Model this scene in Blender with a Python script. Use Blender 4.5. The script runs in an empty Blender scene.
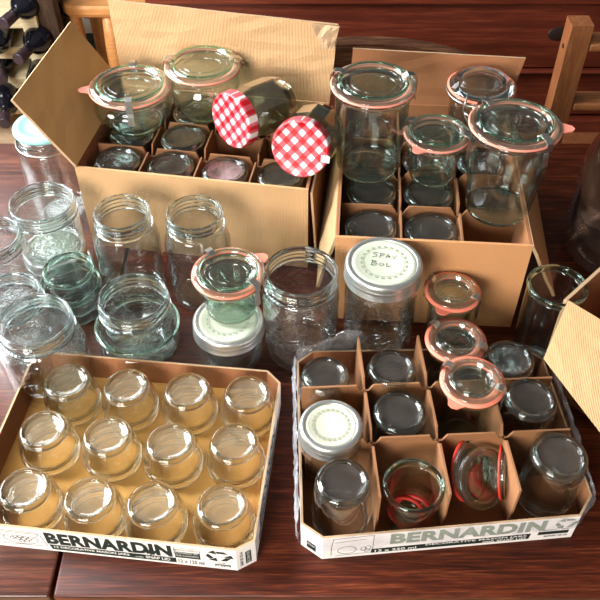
import bpy, bmesh, math, random
from mathutils import Vector, Matrix
C = bpy.context.scene
R_ = math.radians
random.seed(7)

# ---------------------------------------------------------------- camera
H_CAM, PITCH, FPX = 0.82, R_(46), 800.0
cam_d = bpy.data.cameras.new('camera'); cam = bpy.data.objects.new('camera', cam_d)
C.collection.objects.link(cam); C.camera = cam
cam_d.sensor_width = 36; cam_d.sensor_fit = 'HORIZONTAL'; cam_d.lens = 36 * FPX / 600
cam_d.clip_start = 0.02; cam_d.clip_end = 60
cam.location = (0, 0, H_CAM); cam.rotation_euler = (math.pi/2 - PITCH, 0, 0)

# ---------------------------------------------------------------- world, lights, exposure
W = bpy.data.worlds.new('room_light'); C.world = W; W.use_nodes = True
wb = W.node_tree.nodes['Background']; wb.inputs[0].default_value = (0.92, 0.86, 0.80, 1); wb.inputs[1].default_value = 0.15

def area(name, loc, target, sx, sy, power, col):
    d = bpy.data.lights.new(name, 'AREA'); d.shape = 'RECTANGLE'; d.size = sx; d.size_y = sy
    d.energy = power; d.color = col
    o = bpy.data.objects.new(name, d); C.collection.objects.link(o); o.location = loc
    o.rotation_euler = (Vector(target) - Vector(loc)).to_track_quat('-Z', 'Y').to_euler()
    return o
area('window_light', (-1.55, 1.0, 1.05), (0.0, 0.6, 0.0), 1.1, 1.0, 88, (0.96, 0.98, 1.0))
area('side_window_light', (-0.80, -0.95, 0.85), (0.05, 0.6, 0.0), 0.8, 0.8, 44, (1.0, 0.95, 0.88))

area('added_sheen_light', (-1.25, 2.65, 1.30), (-0.3, 0.8, 0.0), 1.1, 0.9, 24, (0.93, 0.95, 1.0))  # added lamp: gives the left table its sheen and backlights the jars
C.view_settings.view_transform = 'Standard'; C.view_settings.look = 'None'
C.view_settings.gamma = 1; C.view_settings.use_curve_mapping = False
C.view_settings.exposure = 0.45
cy = C.cycles
cy.max_bounces = 20; cy.transmission_bounces = 20; cy.transparent_max_bounces = 48
cy.glossy_bounces = 6; cy.diffuse_bounces = 4; cy.use_denoising = True
cy.sample_clamp_indirect = 6; cy.caustics_refractive = True; cy.caustics_reflective = False

# ---------------------------------------------------------------- placing: a photo pixel and a height (or depth) give a point of the room
_F = Vector((0, math.cos(PITCH), -math.sin(PITCH))); _U = Vector((0, math.sin(PITCH), math.cos(PITCH))); _R = Vector((1, 0, 0))
_E = Vector((0, 0, H_CAM))
def _ray(x, y): return _F + _R*((x-300)/FPX) - _U*((y-300)/FPX)
def at(x, y, z=0.0):
    d = _ray(x, y); return _E + d*((z-H_CAM)/d.z)
def atY(x, y, Y):
    d = _ray(x, y); return _E + d*(Y/d.y)

# ---------------------------------------------------------------- materials
def newmat(name):
    m = bpy.data.materials.new(name); m.use_nodes = True
    nt = m.node_tree; nt.nodes.clear()
    out = nt.nodes.new('ShaderNodeOutputMaterial')
    return m, nt, out
def N(nt, t, **kw):
    n = nt.nodes.new(t)
    for k, v in kw.items():
        if k in n.inputs: n.inputs[k].default_value = v
        else: setattr(n, k, v)
    return n
def L(nt, a, b): nt.links.new(a, b)
def math_(nt, op, a, b=None):
    n = nt.nodes.new('ShaderNodeMath'); n.operation = op
    for i, v in ((0, a), (1, b)):
        if v is None: continue
        if isinstance(v, (int, float)): n.inputs[i].default_value = v
        else: nt.links.new(v, n.inputs[i])
    return n.outputs[0]
def mixc(nt, fac, a, b):
    n = nt.nodes.new('ShaderNodeMix'); n.data_type = 'RGBA'
    for s, v in ((n.inputs[0], fac), (n.inputs[6], a), (n.inputs[7], b)):
        if isinstance(v, (int, float)): s.default_value = v
        elif isinstance(v, tuple): s.default_value = (*v, 1) if len(v) == 3 else v
        else: nt.links.new(v, s)
    return n.outputs[2]
def coords(nt, scale=(1, 1, 1), rot=(0, 0, 0)):
    t = nt.nodes.new('ShaderNodeTexCoord'); mp = nt.nodes.new('ShaderNodeMapping')
    mp.inputs['Scale'].default_value = scale; mp.inputs['Rotation'].default_value = rot
    L(nt, t.outputs['Object'], mp.inputs[0]); return mp.outputs[0]

def simple(name, col, rough=0.5, metal=0.0, bump=0.0, bscale=200, var=0.0):
    m, nt, out = newmat(name)
    p = N(nt, 'ShaderNodeBsdfPrincipled'); p.inputs['Base Color'].default_value = (*col, 1)
    p.inputs['Roughness'].default_value = rough; p.inputs['Metallic'].default_value = metal
    if bump or var:
        no = N(nt, 'ShaderNodeTexNoise', Scale=bscale, Detail=4.0); L(nt, coords(nt), no.inputs['Vector'])
        if var:
            L(nt, mixc(nt, no.outputs[0], tuple(c*(1-var) for c in col), tuple(min(1, c*(1+var)) for c in col)), p.inputs['Base Color'])
        if bump:
            b = N(nt, 'ShaderNodeBump', Strength=bump, Distance=0.001); L(nt, no.outputs[0], b.inputs['Height']); L(nt, b.outputs[0], p.inputs['Normal'])
    L(nt, p.outputs[0], out.inputs[0]); return m

def thin_glass(name, tint, edge, bump=0.25, bscale=90, rough=0.02, refl=1.0):
    """clear glass wall: transmits, tints towards grazing angles and reflects by fresnel"""
    m, nt, out = newmat(name)
    lw = N(nt, 'ShaderNodeLayerWeight', Blend=0.5)
    no = N(nt, 'ShaderNodeTexNoise', Scale=bscale, Detail=2.0); L(nt, coords(nt), no.inputs['Vector'])
    b = N(nt, 'ShaderNodeBump', Strength=bump, Distance=0.002); L(nt, no.outputs[0], b.inputs['Height'])
    L(nt, b.outputs[0], lw.inputs['Normal'])
    f = math_(nt, 'POWER', lw.outputs['Facing'], 4.0)
    fr = math_(nt, 'ADD', math_(nt, 'MULTIPLY', f, 0.8*refl), 0.055*refl)
    e = math_(nt, 'POWER', lw.outputs['Facing'], 3.0)
    tr = N(nt, 'ShaderNodeBsdfTransparent'); L(nt, mixc(nt, e, tint, edge), tr.inputs[0])
    gl = N(nt, 'ShaderNodeBsdfGlossy', Roughness=rough); gl.inputs[0].default_value = (1, 1, 1, 1); L(nt, b.outputs[0], gl.inputs['Normal'])
    mx = N(nt, 'ShaderNodeMixShader'); L(nt, fr, mx.inputs[0]); L(nt, tr.outputs[0], mx.inputs[1]); L(nt, gl.outputs[0], mx.inputs[2])
    L(nt, mx.outputs[0], out.inputs[0]); return m
def solid_glass(name, col, ior=1.48, rough=0.0, bump=0.0, bscale=120):
    m, nt, out = newmat(name)
    g = N(nt, 'ShaderNodeBsdfGlass', IOR=ior, Roughness=rough); g.inputs[0].default_value = (*col, 1)
    if bump:
        no = N(nt, 'ShaderNodeTexNoise', Scale=bscale, Detail=2.0); L(nt, coords(nt), no.inputs['Vector'])
        b = N(nt, 'ShaderNodeBump', Strength=bump, Distance=0.001); L(nt, no.outputs[0], b.inputs['Height']); L(nt, b.outputs[0], g.inputs['Normal'])
    L(nt, g.outputs[0], out.inputs[0]); return m

def dusty(name, col, fac):
    m, nt, out = newmat(name)
    lw = N(nt, 'ShaderNodeLayerWeight', Blend=0.5)
    no = N(nt, 'ShaderNodeTexNoise', Scale=60.0, Detail=4.0); L(nt, coords(nt), no.inputs['Vector'])
    b = N(nt, 'ShaderNodeBump', Strength=0.5, Distance=0.002); L(nt, no.outputs[0], b.inputs['Height'])
    tr = N(nt, 'ShaderNodeBsdfTransparent'); tr.inputs[0].default_value = (0.94, 0.94, 0.92, 1)
    df = N(nt, 'ShaderNodeBsdfDiffuse'); df.inputs[0].default_value = (*col, 1)
    gl = N(nt, 'ShaderNodeBsdfGlossy', Roughness=0.10); L(nt, b.outputs[0], gl.inputs['Normal'])
    m1 = N(nt, 'ShaderNodeMixShader'); L(nt, math_(nt, 'MULTIPLY', no.outputs[0], fac*2), m1.inputs[0]); L(nt, tr.outputs[0], m1.inputs[1]); L(nt, df.outputs[0], m1.inputs[2])
    fr = math_(nt, 'ADD', math_(nt, 'MULTIPLY', math_(nt, 'POWER', lw.outputs['Facing'], 3.0), 0.8), 0.10)
    mx = N(nt, 'ShaderNodeMixShader'); L(nt, fr, mx.inputs[0]); L(nt, m1.outputs[0], mx.inputs[1]); L(nt, gl.outputs[0], mx.inputs[2])
    L(nt, mx.outputs[0], out.inputs[0]); return m

def cardboard(name, c1, c2, flute=0.0, axis=0, rough=0.85, freq=900):
    m, nt, out = newmat(name)
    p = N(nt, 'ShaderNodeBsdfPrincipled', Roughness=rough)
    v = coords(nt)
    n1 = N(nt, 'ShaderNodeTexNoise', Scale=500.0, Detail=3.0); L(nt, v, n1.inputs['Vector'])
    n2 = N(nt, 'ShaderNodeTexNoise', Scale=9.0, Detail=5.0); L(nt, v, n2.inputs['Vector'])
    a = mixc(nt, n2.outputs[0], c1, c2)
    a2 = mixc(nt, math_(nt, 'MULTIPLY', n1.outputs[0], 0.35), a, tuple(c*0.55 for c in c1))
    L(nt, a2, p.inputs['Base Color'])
    if flute:
        w = N(nt, 'ShaderNodeTexWave', Scale=freq/ (2*math.pi) *1.0, Distortion=0.8, Detail=1.0)
        w.wave_type = 'BANDS'; w.bands_direction = 'XYZ'[axis]
        L(nt, v, w.inputs['Vector'])
        n3 = N(nt, 'ShaderNodeTexNoise', Scale=22.0, Detail=3.0); L(nt, v, n3.inputs['Vector'])
        h = math_(nt, 'ADD', w.outputs['Fac'], math_(nt, 'MULTIPLY', n3.outputs[0], 3.0))
        b = N(nt, 'ShaderNodeBump', Strength=flute, Distance=0.0012); L(nt, h, b.inputs['Height']); L(nt, b.outputs[0], p.inputs['Normal'])
    L(nt, p.outputs[0], out.inputs[0]); return m

def wood(name, dark, mid, light, sc=(2.5, 40, 40), rough=0.35, coat=0.0, rings=0.0, bumps=0.25, spec=0.32):
    m, nt, out = newmat(name)
    p = N(nt, 'ShaderNodeBsdfPrincipled', Roughness=rough)
    if coat: p.inputs['Coat Weight'].default_value = coat; p.inputs['Coat Roughness'].default_value = 0.15
    v = coords(nt, sc)
    n1 = N(nt, 'ShaderNodeTexNoise', Scale=3.0, Detail=9.0, Roughness=0.7, Distortion=0.4); L(nt, v, n1.inputs['Vector'])
    v2 = coords(nt, tuple(s*0.25 for s in sc))
    n2 = N(nt, 'ShaderNodeTexNoise', Scale=2.5, Detail=4.0, Distortion=1.5); L(nt, v2, n2.inputs['Vector'])
    r = N(nt, 'ShaderNodeValToRGB'); L(nt, n1.outputs[0], r.inputs[0])
    r.color_ramp.elements[0].position = 0.34; r.color_ramp.elements[0].color = (*dark, 1)
    r.color_ramp.elements[1].position = 0.68; r.color_ramp.elements[1].color = (*light, 1)
    e = r.color_ramp.elements.new(0.5); e.color = (*mid, 1)
    r2 = N(nt, 'ShaderNodeMapRange'); L(nt, n2.outputs[0], r2.inputs[0]); r2.inputs[1].default_value = 0.35; r2.inputs[2].default_value = 0.65; r2.inputs[3].default_value = 0.0; r2.inputs[4].default_value = 0.55
    v3 = coords(nt, tuple(q*4.0 for q in sc)); n3 = N(nt, 'ShaderNodeTexNoise', Scale=3.0, Detail=3.0, Roughness=0.6); L(nt, v3, n3.inputs['Vector'])
    r3 = N(nt, 'ShaderNodeMapRange'); L(nt, n3.outputs[0], r3.inputs[0]); r3.inputs[1].default_value = 0.42; r3.inputs[2].default_value = 0.62; r3.inputs[3].default_value = 0.65; r3.inputs[4].default_value = 0.0
    L(nt, mixc(nt, r3.outputs[0], mixc(nt, r2.outputs[0], r.outputs[0], mid), dark), p.inputs['Base Color'])
    p.inputs['Specular IOR Level'].default_value = spec
    rr = math_(nt, 'ADD', math_(nt, 'MULTIPLY', n1.outputs[0], 0.25), rough-0.12); L(nt, rr, p.inputs['Roughness'])
    b = N(nt, 'ShaderNodeBump', Strength=bumps, Distance=0.001); L(nt, n1.outputs[0], b.inputs['Height']); L(nt, b.outputs[0], p.inputs['Normal'])
    L(nt, p.outputs[0], out.inputs[0]); return m

def gingham(name, cell=0.0135):
    m, nt, out = newmat(name)
    p = N(nt, 'ShaderNodeBsdfPrincipled', Roughness=0.35)
    v = coords(nt, rot=(0, 0, R_(38))); s = nt.nodes.new('ShaderNodeSeparateXYZ'); L(nt, v, s.inputs[0])
    def stripe(o): return math_(nt, 'GREATER_THAN', math_(nt, 'MODULO', math_(nt, 'ADD', o, 1.0), cell), cell/2)
    t = math_(nt, 'MULTIPLY', math_(nt, 'ADD', stripe(s.outputs[0]), stripe(s.outputs[1])), 0.5)
    r = N(nt, 'ShaderNodeValToRGB'); r.color_ramp.interpolation = 'CONSTANT'; L(nt, t, r.inputs[0])
    r.color_ramp.elements[0].color = (0.70, 0.64, 0.62, 1); r.color_ramp.elements[1].position = 0.9; r.color_ramp.elements[1].color = (0.42, 0.004, 0.010, 1)
    e = r.color_ramp.elements.new(0.3); e.color = (0.52, 0.08, 0.10, 1)
    L(nt, r.outputs[0], p.inputs['Base Color']); L(nt, p.outputs[0], out.inputs[0]); return m

def plastic_film(name, thin=0.03, thick=0.34):
    m, nt, out = newmat(name)
    no = N(nt, 'ShaderNodeTexNoise', Scale=45.0, Detail=4.0); L(nt, coords(nt), no.inputs['Vector'])
    b = N(nt, 'ShaderNodeBump', Strength=1.0, Distance=0.004); L(nt, no.outputs[0], b.inputs['Height'])
    tr = N(nt, 'ShaderNodeBsdfTransparent'); tr.inputs[0].default_value = (0.98, 0.98, 0.99, 1)
    gl = N(nt, 'ShaderNodeBsdfGlossy', Roughness=0.12); L(nt, b.outputs[0], gl.inputs['Normal'])
    df = N(nt, 'ShaderNodeBsdfDiffuse'); df.inputs[0].default_value = (0.85, 0.87, 0.92, 1)
    m1 = N(nt, 'ShaderNodeMixShader'); m1.inputs[0].default_value = 0.55; L(nt, gl.outputs[0], m1.inputs[1]); L(nt, df.outputs[0], m1.inputs[2])
    r = N(nt, 'ShaderNodeMapRange'); L(nt, no.outputs[0], r.inputs[0]); r.inputs[1].default_value = 0.35; r.inputs[2].default_value = 0.7; r.inputs[3].default_value = thin; r.inputs[4].default_value = thick
    mx = N(nt, 'ShaderNodeMixShader'); L(nt, r.outputs[0], mx.inputs[0]); L(nt, tr.outputs[0], mx.inputs[1]); L(nt, m1.outputs[0], mx.inputs[2])
    L(nt, mx.outputs[0], out.inputs[0]); return m

M = dict(
    glass=thin_glass('clear glass', (0.95, 0.965, 0.96), (0.40, 0.47, 0.47), refl=1.3),
    glass_emb=thin_glass('embossed clear glass', (0.95, 0.965, 0.96), (0.40, 0.47, 0.47), bump=1.0, bscale=120, refl=2.0),
    glass_gold=thin_glass('faintly straw tinted glass', (0.96, 0.955, 0.93), (0.55, 0.53, 0.42), bump=0.45, bscale=70, refl=1.4),
    glass_green=thin_glass('pale green glass', (0.945, 0.965, 0.955), (0.40, 0.52, 0.48), bump=0.2, bscale=60),
    rim=solid_glass('clear glass rim', (0.93, 0.97, 0.97)),
    rim_gold=solid_glass('heavy clear glass', (0.96, 0.96, 0.93)),
    rim_green=solid_glass('green tinted glass rim', (0.86, 0.97, 0.93)),
    lid_glass=thin_glass('pale green lid glass', (0.86, 0.94, 0.90), (0.36, 0.62, 0.54), bump=0.25, bscale=70, refl=1.9),
    jam_glass=thin_glass('olive tinted glass', (0.80, 0.81, 0.72), (0.14, 0.14, 0.08), bump=0.15, bscale=30, refl=2.4),
    green_ring=solid_glass('green glass ring', (0.76, 0.95, 0.87)),
    base_dusty=dusty('dusty glass base', (0.065, 0.055, 0.048), 0.40),
    base_warm=dusty('heavy straw glass base', (0.78, 0.64, 0.44), 0.10),
    base_green=solid_glass('green glass base', (0.90, 0.97, 0.93), bump=0.4, bscale=80),
    emboss=thin_glass('raised glass outline', (0.80, 0.88, 0.86), (0.6, 0.7, 0.68), bump=0.0, refl=2.5),
    brown_glass=thin_glass('smoky jug glass', (0.86, 0.80, 0.76), (0.35, 0.28, 0.24), bump=0.1, bscale=12, refl=3.5),
    seal=simple('orange rubber seal', (0.82, 0.22, 0.14), 0.5),
    seal_pink=simple('faded pink rubber seal', (0.78, 0.26, 0.19), 0.5),
    seal_red=simple('red rubber seal', (0.62, 0.035, 0.02), 0.45),
    steel=simple('spring steel', (0.62, 0.60, 0.56), 0.28, 1.0),
    band=simple('tinned steel band', (0.66, 0.68, 0.66), 0.30, 0.9, bump=0.1),
    cream=simple('cream lid enamel', (0.54, 0.55, 0.42), 0.55, bump=0.05, bscale=40, var=0.06),
    mint=simple('pale mint lid enamel', (0.50, 0.55, 0.42), 0.55, bump=0.05, bscale=40, var=0.06),
    teal=simple('teal lid', (0.24, 0.52, 0.52), 0.5, var=0.15, bscale=30),
    print_grey=simple('grey printing ink', (0.30, 0.31, 0.24), 0.6),
    ink=simple('black marker ink', (0.02, 0.012, 0.05), 0.6),
    print_black=simple('black green printing ink', (0.008, 0.018, 0.014), 0.6),
    print_faded=simple('faded green printing ink', (0.26, 0.30, 0.22), 0.6, var=0.5, bscale=60),
    white_ink=simple('white print', (0.78, 0.76, 0.72), 0.7),
    kraft_l=cardboard('light tan kraft board', (0.5, 0.29, 0.13), (0.64, 0.4, 0.2), 0.35, 0),  # lighter tan kraft of the left carton
    kraft_f_lit=cardboard('kraft flap board', (0.62, 0.35, 0.125), (0.74, 0.44, 0.17), 0.06, 0),  # flap colour raised to make up for the weak light on it
    kraft_m=cardboard('kraft board', (0.58, 0.27, 0.105), (0.68, 0.34, 0.145), 0.35, 0),
    kraft_in_shade=cardboard('brown inner board with shade', (0.3, 0.115, 0.042), (0.38, 0.16, 0.065), 0.15, 0),  # inner brown, darkened so the colour carries shade inside the boxes
    kraft_sunlit=cardboard('honey inner board with sunlight', (0.66, 0.33, 0.075), (0.76, 0.42, 0.12), 0.15, 0),  # honey tone brightened: sunlight on the tray floor is put into the colour
    kraft_pale=cardboard('pale kraft flap board', (0.36, 0.22, 0.095), (0.47, 0.31, 0.15), 0.4, 0),
    edge=simple('cut board edge', (0.46, 0.30, 0.17), 0.9, bump=0.8, bscale=900, var=0.3),
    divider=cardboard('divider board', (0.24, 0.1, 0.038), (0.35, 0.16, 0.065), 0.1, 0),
    white_board=cardboard('white printed board', (0.84, 0.78, 0.74), (0.90, 0.85, 0.81), 0.05, 0),
    blue_board=cardboard('blue printed board', (0.30, 0.40, 0.50), (0.65, 0.70, 0.74), 0.05, 0),
    table=wood('dark red table wood', (0.014, 0.003, 0.001), (0.085, 0.014, 0.004), (0.24, 0.055, 0.016), (2.2, 50, 50), 0.40, spec=0.28),
    table_l=wood('worn red table wood', (0.018, 0.005, 0.003), (0.11, 0.024, 0.009), (0.30, 0.09, 0.030), (2.0, 42, 42), 0.34, spec=0.9),
    redwood=wood('oiled red wood', (0.07, 0.010, 0.004), (0.145, 0.024, 0.009), (0.22, 0.045, 0.016), (1.0, 18, 18), 0.5),
    walnut=wood('striped brown wood', (0.03, 0.010, 0.006), (0.11, 0.045, 0.022), (0.24, 0.11, 0.05), (2, 34, 34), 0.4),
    honey=wood('honey pine', (0.50, 0.20, 0.06), (0.62, 0.28, 0.09), (0.74, 0.38, 0.14), (3, 12, 12), 0.35),
    pine=wood('pale pine', (0.55, 0.42, 0.24), (0.70, 0.58, 0.36), (0.80, 0.70, 0.48), (2, 14, 14), 0.6),
    chair_r=wood('red brown chair wood', (0.17, 0.058, 0.021), (0.24, 0.088, 0.031), (0.32, 0.13, 0.05), (14, 14, 2), 0.4),
    darkpost=wood('dark stained post', (0.02, 0.010, 0.006), (0.05, 0.025, 0.012), (0.09, 0.045, 0.02), (12, 12, 2), 0.5),
    floor=wood('tan floor boards', (0.50, 0.34, 0.20), (0.62, 0.45, 0.28), (0.72, 0.55, 0.36), (2, 8, 8), 0.5),
    wall=simple('dark teal wall', (0.012, 0.035, 0.040), 0.7),
    plate=simple('outlet plate', (0.62, 0.55, 0.45), 0.5),
    bottle=simple('dark bottle glass', (0.006, 0.006, 0.010), 0.12),
    capsule=simple('wine capsule foil', (0.030, 0.014, 0.024), 0.4),
    knot=simple('wood knot', (0.015, 0.004, 0.003), 0.6, var=0.4, bscale=40),
    dark=simple('dark gap', (0.006, 0.003, 0.002), 0.8),
    contents=simple('dark dried contents', (0.012, 0.008, 0.008), 0.7, bump=1.0, bscale=120, var=0.6),
    gingham=gingham('red gingham enamel'),
    film=plastic_film('clear shrink film'),
    film_flat=plastic_film('tightly stretched clear film', 0.01, 0.12),
)

# ---------------------------------------------------------------- object helpers
def link(o, parent=None):
    C.collection.objects.link(o)
    if parent is not None: o.parent = parent
    return o
def mesh_obj(name, verts, faces, mats, parent=None, smooth=False, fm=None, recalc=True):
    me = bpy.data.meshes.new(name); me.from_pydata([tuple(v) for v in verts], [], faces)
    mats = mats if isinstance(mats, (list, tuple)) else [mats]
    for m in mats: me.materials.append(m)
    if fm:
        for p, i in zip(me.polygons, fm): p.material_index = i
    if recalc:
        bm = bmesh.new(); bm.from_mesh(me); bmesh.ops.recalc_face_normals(bm, faces=bm.faces); bm.to_mesh(me); bm.free()
    if smooth:
        for p in me.polygons: p.use_smooth = True
    me.update()
    return link(bpy.data.objects.new(name, me), parent)
def thing(name, label, cat, loc=(0, 0, 0), group=None, rot=None):
    o = bpy.data.objects.new(name, None); C.collection.objects.link(o); o.location = loc
    o.empty_display_size = 0.02
    if rot is not None: o.rotation_euler = rot
    return tag(o, label, cat, group)
def tag(o, label, cat, group=None, kind=None):
    o['label'] = label; o['category'] = cat
    if group: o['group'] = group
    if kind: o['kind'] = kind
    return o
def struct(o): o['kind'] = 'structure'; return o
def copy_tree(o, parent=None):
    c = o.copy(); C.collection.objects.link(c); c.parent = parent
    for ch in list(o.children): copy_tree(ch, c)
    return c

def chaikin(p, it=2, closed=False):
    for _ in range(it):
        q = [] if closed else [p[0]]
        n = len(p)
        for i in range(n if closed else n-1):
            a, b = p[i], p[(i+1) % n]
            if not closed and i == 0: q.append(tuple(a[k]*.25+b[k]*.75 for k in (0, 1)))
            elif not closed and i == n-2: q.append(tuple(a[k]*.75+b[k]*.25 for k in (0, 1)))
            else: q += [tuple(a[k]*.75+b[k]*.25 for k in (0, 1)), tuple(a[k]*.25+b[k]*.75 for k in (0, 1))]
        if not closed: q.append(p[-1])
        p = q
    return p
def lathe(name, prof, mat, parent, seg=48, closed=False, it=2, smooth=True, flip=None, knurl=None):
    """profile of (r, z); open profiles start and end on the axis, closed ones make a ring. flip=H turns it upside down"""
    p = chaikin(list(prof), it, closed) if it else list(prof)
    if flip is not None: p = [(r, flip - z) for r, z in p]
    V, Fc, rings = [], [], []
    for r, z in p:
        if r < 1e-5: rings.append([len(V)]); V.append((0, 0, z))
        else:
            k0 = len(V); rings.append(list(range(k0, k0+seg)))
            for s in range(seg):
                a = 2*math.pi*s/seg; rr = r
                if knurl and s % 2 and knurl[0] < z < knurl[1] and r > knurl[2]: rr = r*0.975
                V.append((rr*math.cos(a), rr*math.sin(a), z))
    n = len(rings)
    for i in range(n if closed else n-1):
        A, B = rings[i], rings[(i+1) % n]
        if len(A) == 1 and len(B) == 1: continue
        for s in range(seg):
            t = (s+1) % seg
            if len(A) == 1: Fc.append((A[0], B[s], B[t]))
            elif len(B) == 1: Fc.append((A[s], B[0], A[t]))
            else: Fc.append((A[s], B[s], B[t], A[t]))
    return mesh_obj(name, V, Fc, mat, parent, smooth)
def box_geo(V, Fc, c, s, rot=None):
    k = len(V); hx, hy, hz = s[0]/2, s[1]/2, s[2]/2
    for x in (-hx, hx):
        for y in (-hy, hy):
            for z in (-hz, hz):
                v = Vector((x, y, z))
                if rot is not None: v = rot @ v
                V.append(tuple(v + Vector(c)))
    Fc += [(k, k+1, k+3, k+2), (k+4, k+6, k+7, k+5), (k, k+4, k+5, k+1), (k+2, k+3, k+7, k+6), (k, k+2, k+6, k+4), (k+1, k+5, k+7, k+3)]
def box(name, c, s, mat, parent=None, rot=None, bevel=0.0):
    V, Fc = [], []; box_geo(V, Fc, c, s, rot)
    o = mesh_obj(name, V, Fc, mat, parent)
    if bevel:
        b = o.modifiers.new('bevel', 'BEVEL'); b.width = bevel; b.segments = 3
        for p in o.data.polygons: p.use_smooth = True
    return o
def tube(name, pts, r, mat, parent=None, seg=8, closed=False, flat=1.0):
    """round wire along 3D points"""
    P = [Vector(p) for p in pts]; n = len(P); V, Fc = [], []
    up = Vector((0, 0, 1))
    for i in range(n):
        t = (P[(i+1) % n] - P[i-1]) if closed else (P[min(i+1, n-1)] - P[max(i-1, 0)])
        t.normalize(); a = t.cross(up)
        if a.length < 1e-3: a = t.cross(Vector((0, 1, 0)))
        a.normalize(); b = a.cross(t).normalized()
        rr = r[i] if isinstance(r, (list, tuple)) else r
        for s in range(seg):
            th = 2*math.pi*s/seg; V.append(P[i] + a*math.cos(th)*rr + b*math.sin(th)*rr*flat)
    for i in range(n if closed else n-1):
        for s in range(seg):
            j = (i+1) % n; Fc.append((i*seg+s, i*seg+(s+1) % seg, j*seg+(s+1) % seg, j*seg+s))
    if not closed: Fc += [tuple(range(seg)), tuple(range((n-1)*seg, n*seg))]
    return mesh_obj(name, V, Fc, mat, parent, True)
def slab(name, quad, thick, mat, parent=None, sub=1, wob=0.0, edge=None, seed=1):
    """sheet of board over four corner points (bilinear), thickness away from its normal"""
    q = [Vector(p) for p in quad]; rnd = random.Random(seed)
    nrm = (q[1]-q[0]).cross(q[3]-q[0]).normalized()
    V, Fc, fm = [], [], []
    top, bot = {}, {}
    for i in range(sub+1):
        for j in range(sub+1):
            u, v = i/sub, j/sub
            p = q[0]*(1-u)*(1-v)+q[1]*u*(1-v)+q[2]*u*v+q[3]*(1-u)*v
            if wob and 0 < j: p = p + nrm*rnd.uniform(-wob, wob)
            top[i, j] = len(V); V.append(p); bot[i, j] = len(V); V.append(p - nrm*thick)
    for i in range(sub):
        for j in range(sub):
            Fc.append((top[i, j], top[i+1, j], top[i+1, j+1], top[i, j+1])); fm.append(0)
            Fc.append((bot[i, j], bot[i, j+1], bot[i+1, j+1], bot[i+1, j])); fm.append(0)
    for i in range(sub):
        for a, b in (((i, 0), (i+1, 0)), ((i, sub), (i+1, sub)), ((0, i), (0, i+1)), ((sub, i), (sub, i+1))):
            Fc.append((top[a], top[b], bot[b], bot[a])); fm.append(1 if edge else 0)
    return mesh_obj(name, V, Fc, [mat, edge] if edge else mat, parent, False, fm)

# ---------------------------------------------------------------- lettering and print
def text_mesh(name, s, width, height, mat, parent, M4, bold=0.0, depth=0.0003, shear=0.0, extra=None):
    cu = bpy.data.curves.new(name, 'FONT'); cu.body = s; cu.size = 1; cu.offset = bold; cu.extrude = 0.0; cu.shear = shear
    cu.space_character = 1.0 + bold*1.2; cu.resolution_u = 4
    t = bpy.data.objects.new('tmp_text', cu); C.collection.objects.link(t)
    bpy.context.view_layer.update()
    me = bpy.data.meshes.new_from_object(t.evaluated_get(bpy.context.evaluated_depsgraph_get()))
    bpy.data.objects.remove(t); me.name = name
    xs = [v.co.x for v in me.vertices]; ys = [v.co.y for v in me.vertices]
    x0, x1, y0, y1 = min(xs), max(xs), min(ys), max(ys)
    for v in me.vertices:
        v.co = M4 @ Vector(((v.co.x-x0)/(x1-x0)*width, (v.co.y-y0)/(y1-y0)*height, depth))
    me.materials.clear(); me.materials.append(mat)
    return link(bpy.data.objects.new(name, me), parent)
def frame_on(P0, d, n):
    """local frame: x along d, y up, z outward n"""
    d = Vector(d).normalized(); n = Vector(n).normalized(); u = n.cross(d)
    m = Matrix((( d.x, u.x, n.x, P0[0]), (d.y, u.y, n.y, P0[1]), (d.z, u.z, n.z, P0[2]), (0, 0, 0, 1)))
    return m
def flat_poly(name, polys, mat, parent, M4, depth=0.0003):
    V, Fc = [], []
    for poly in polys:
        k = len(V); V += [M4 @ Vector((x, y, depth)) for x, y in poly]; Fc.append(tuple(range(k, k+len(poly))))
    return mesh_obj(name, V, Fc, mat, parent, recalc=False)
def stroke_polys(lines, w):
    out = []
    for ln in lines:
        for (x0, y0), (x1, y1) in zip(ln, ln[1:]):
            dx, dy = x1-x0, y1-y0; l = math.hypot(dx, dy) or 1; nx, ny = -dy/l*w/2, dx/l*w/2; ex, ey = dx/l*w*.3, dy/l*w*.3
            out.append([(x0+nx-ex, y0+ny-ey), (x0-nx-ex, y0-ny-ey), (x1-nx+ex, y1-ny+ey), (x1+nx+ex, y1+ny+ey)])
    return out
def circle_line(cx, cy_, rx, ry, n=24, a0=0, a1=360):
    return [(cx+rx*math.cos(R_(a0+(a1-a0)*i/n)), cy_+ry*math.sin(R_(a0+(a1-a0)*i/n))) for i in range(n+1)]

# ---------------------------------------------------------------- the setting
FLOOR_Z = -0.75
struct(box('floor', (0, 1.6, FLOOR_Z-0.02), (7, 5, 0.04), M['floor']))
struct(box('wall_back', (0, 2.78, 0.4), (7, 0.1, 2.3), M['wall']))
ol = thing('wall_outlet', 'small beige outlet plate on the dark wall under the honey wood chair', 'outlet', atY(88, 18, 2.725))
box('cover_plate', (0, 0, 0), (0.075, 0.008, 0.115), M['plate'], ol, bevel=0.002)
box('socket', (0, -0.005, 0.02), (0.03, 0.006, 0.03), M['dark'], ol)

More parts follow.
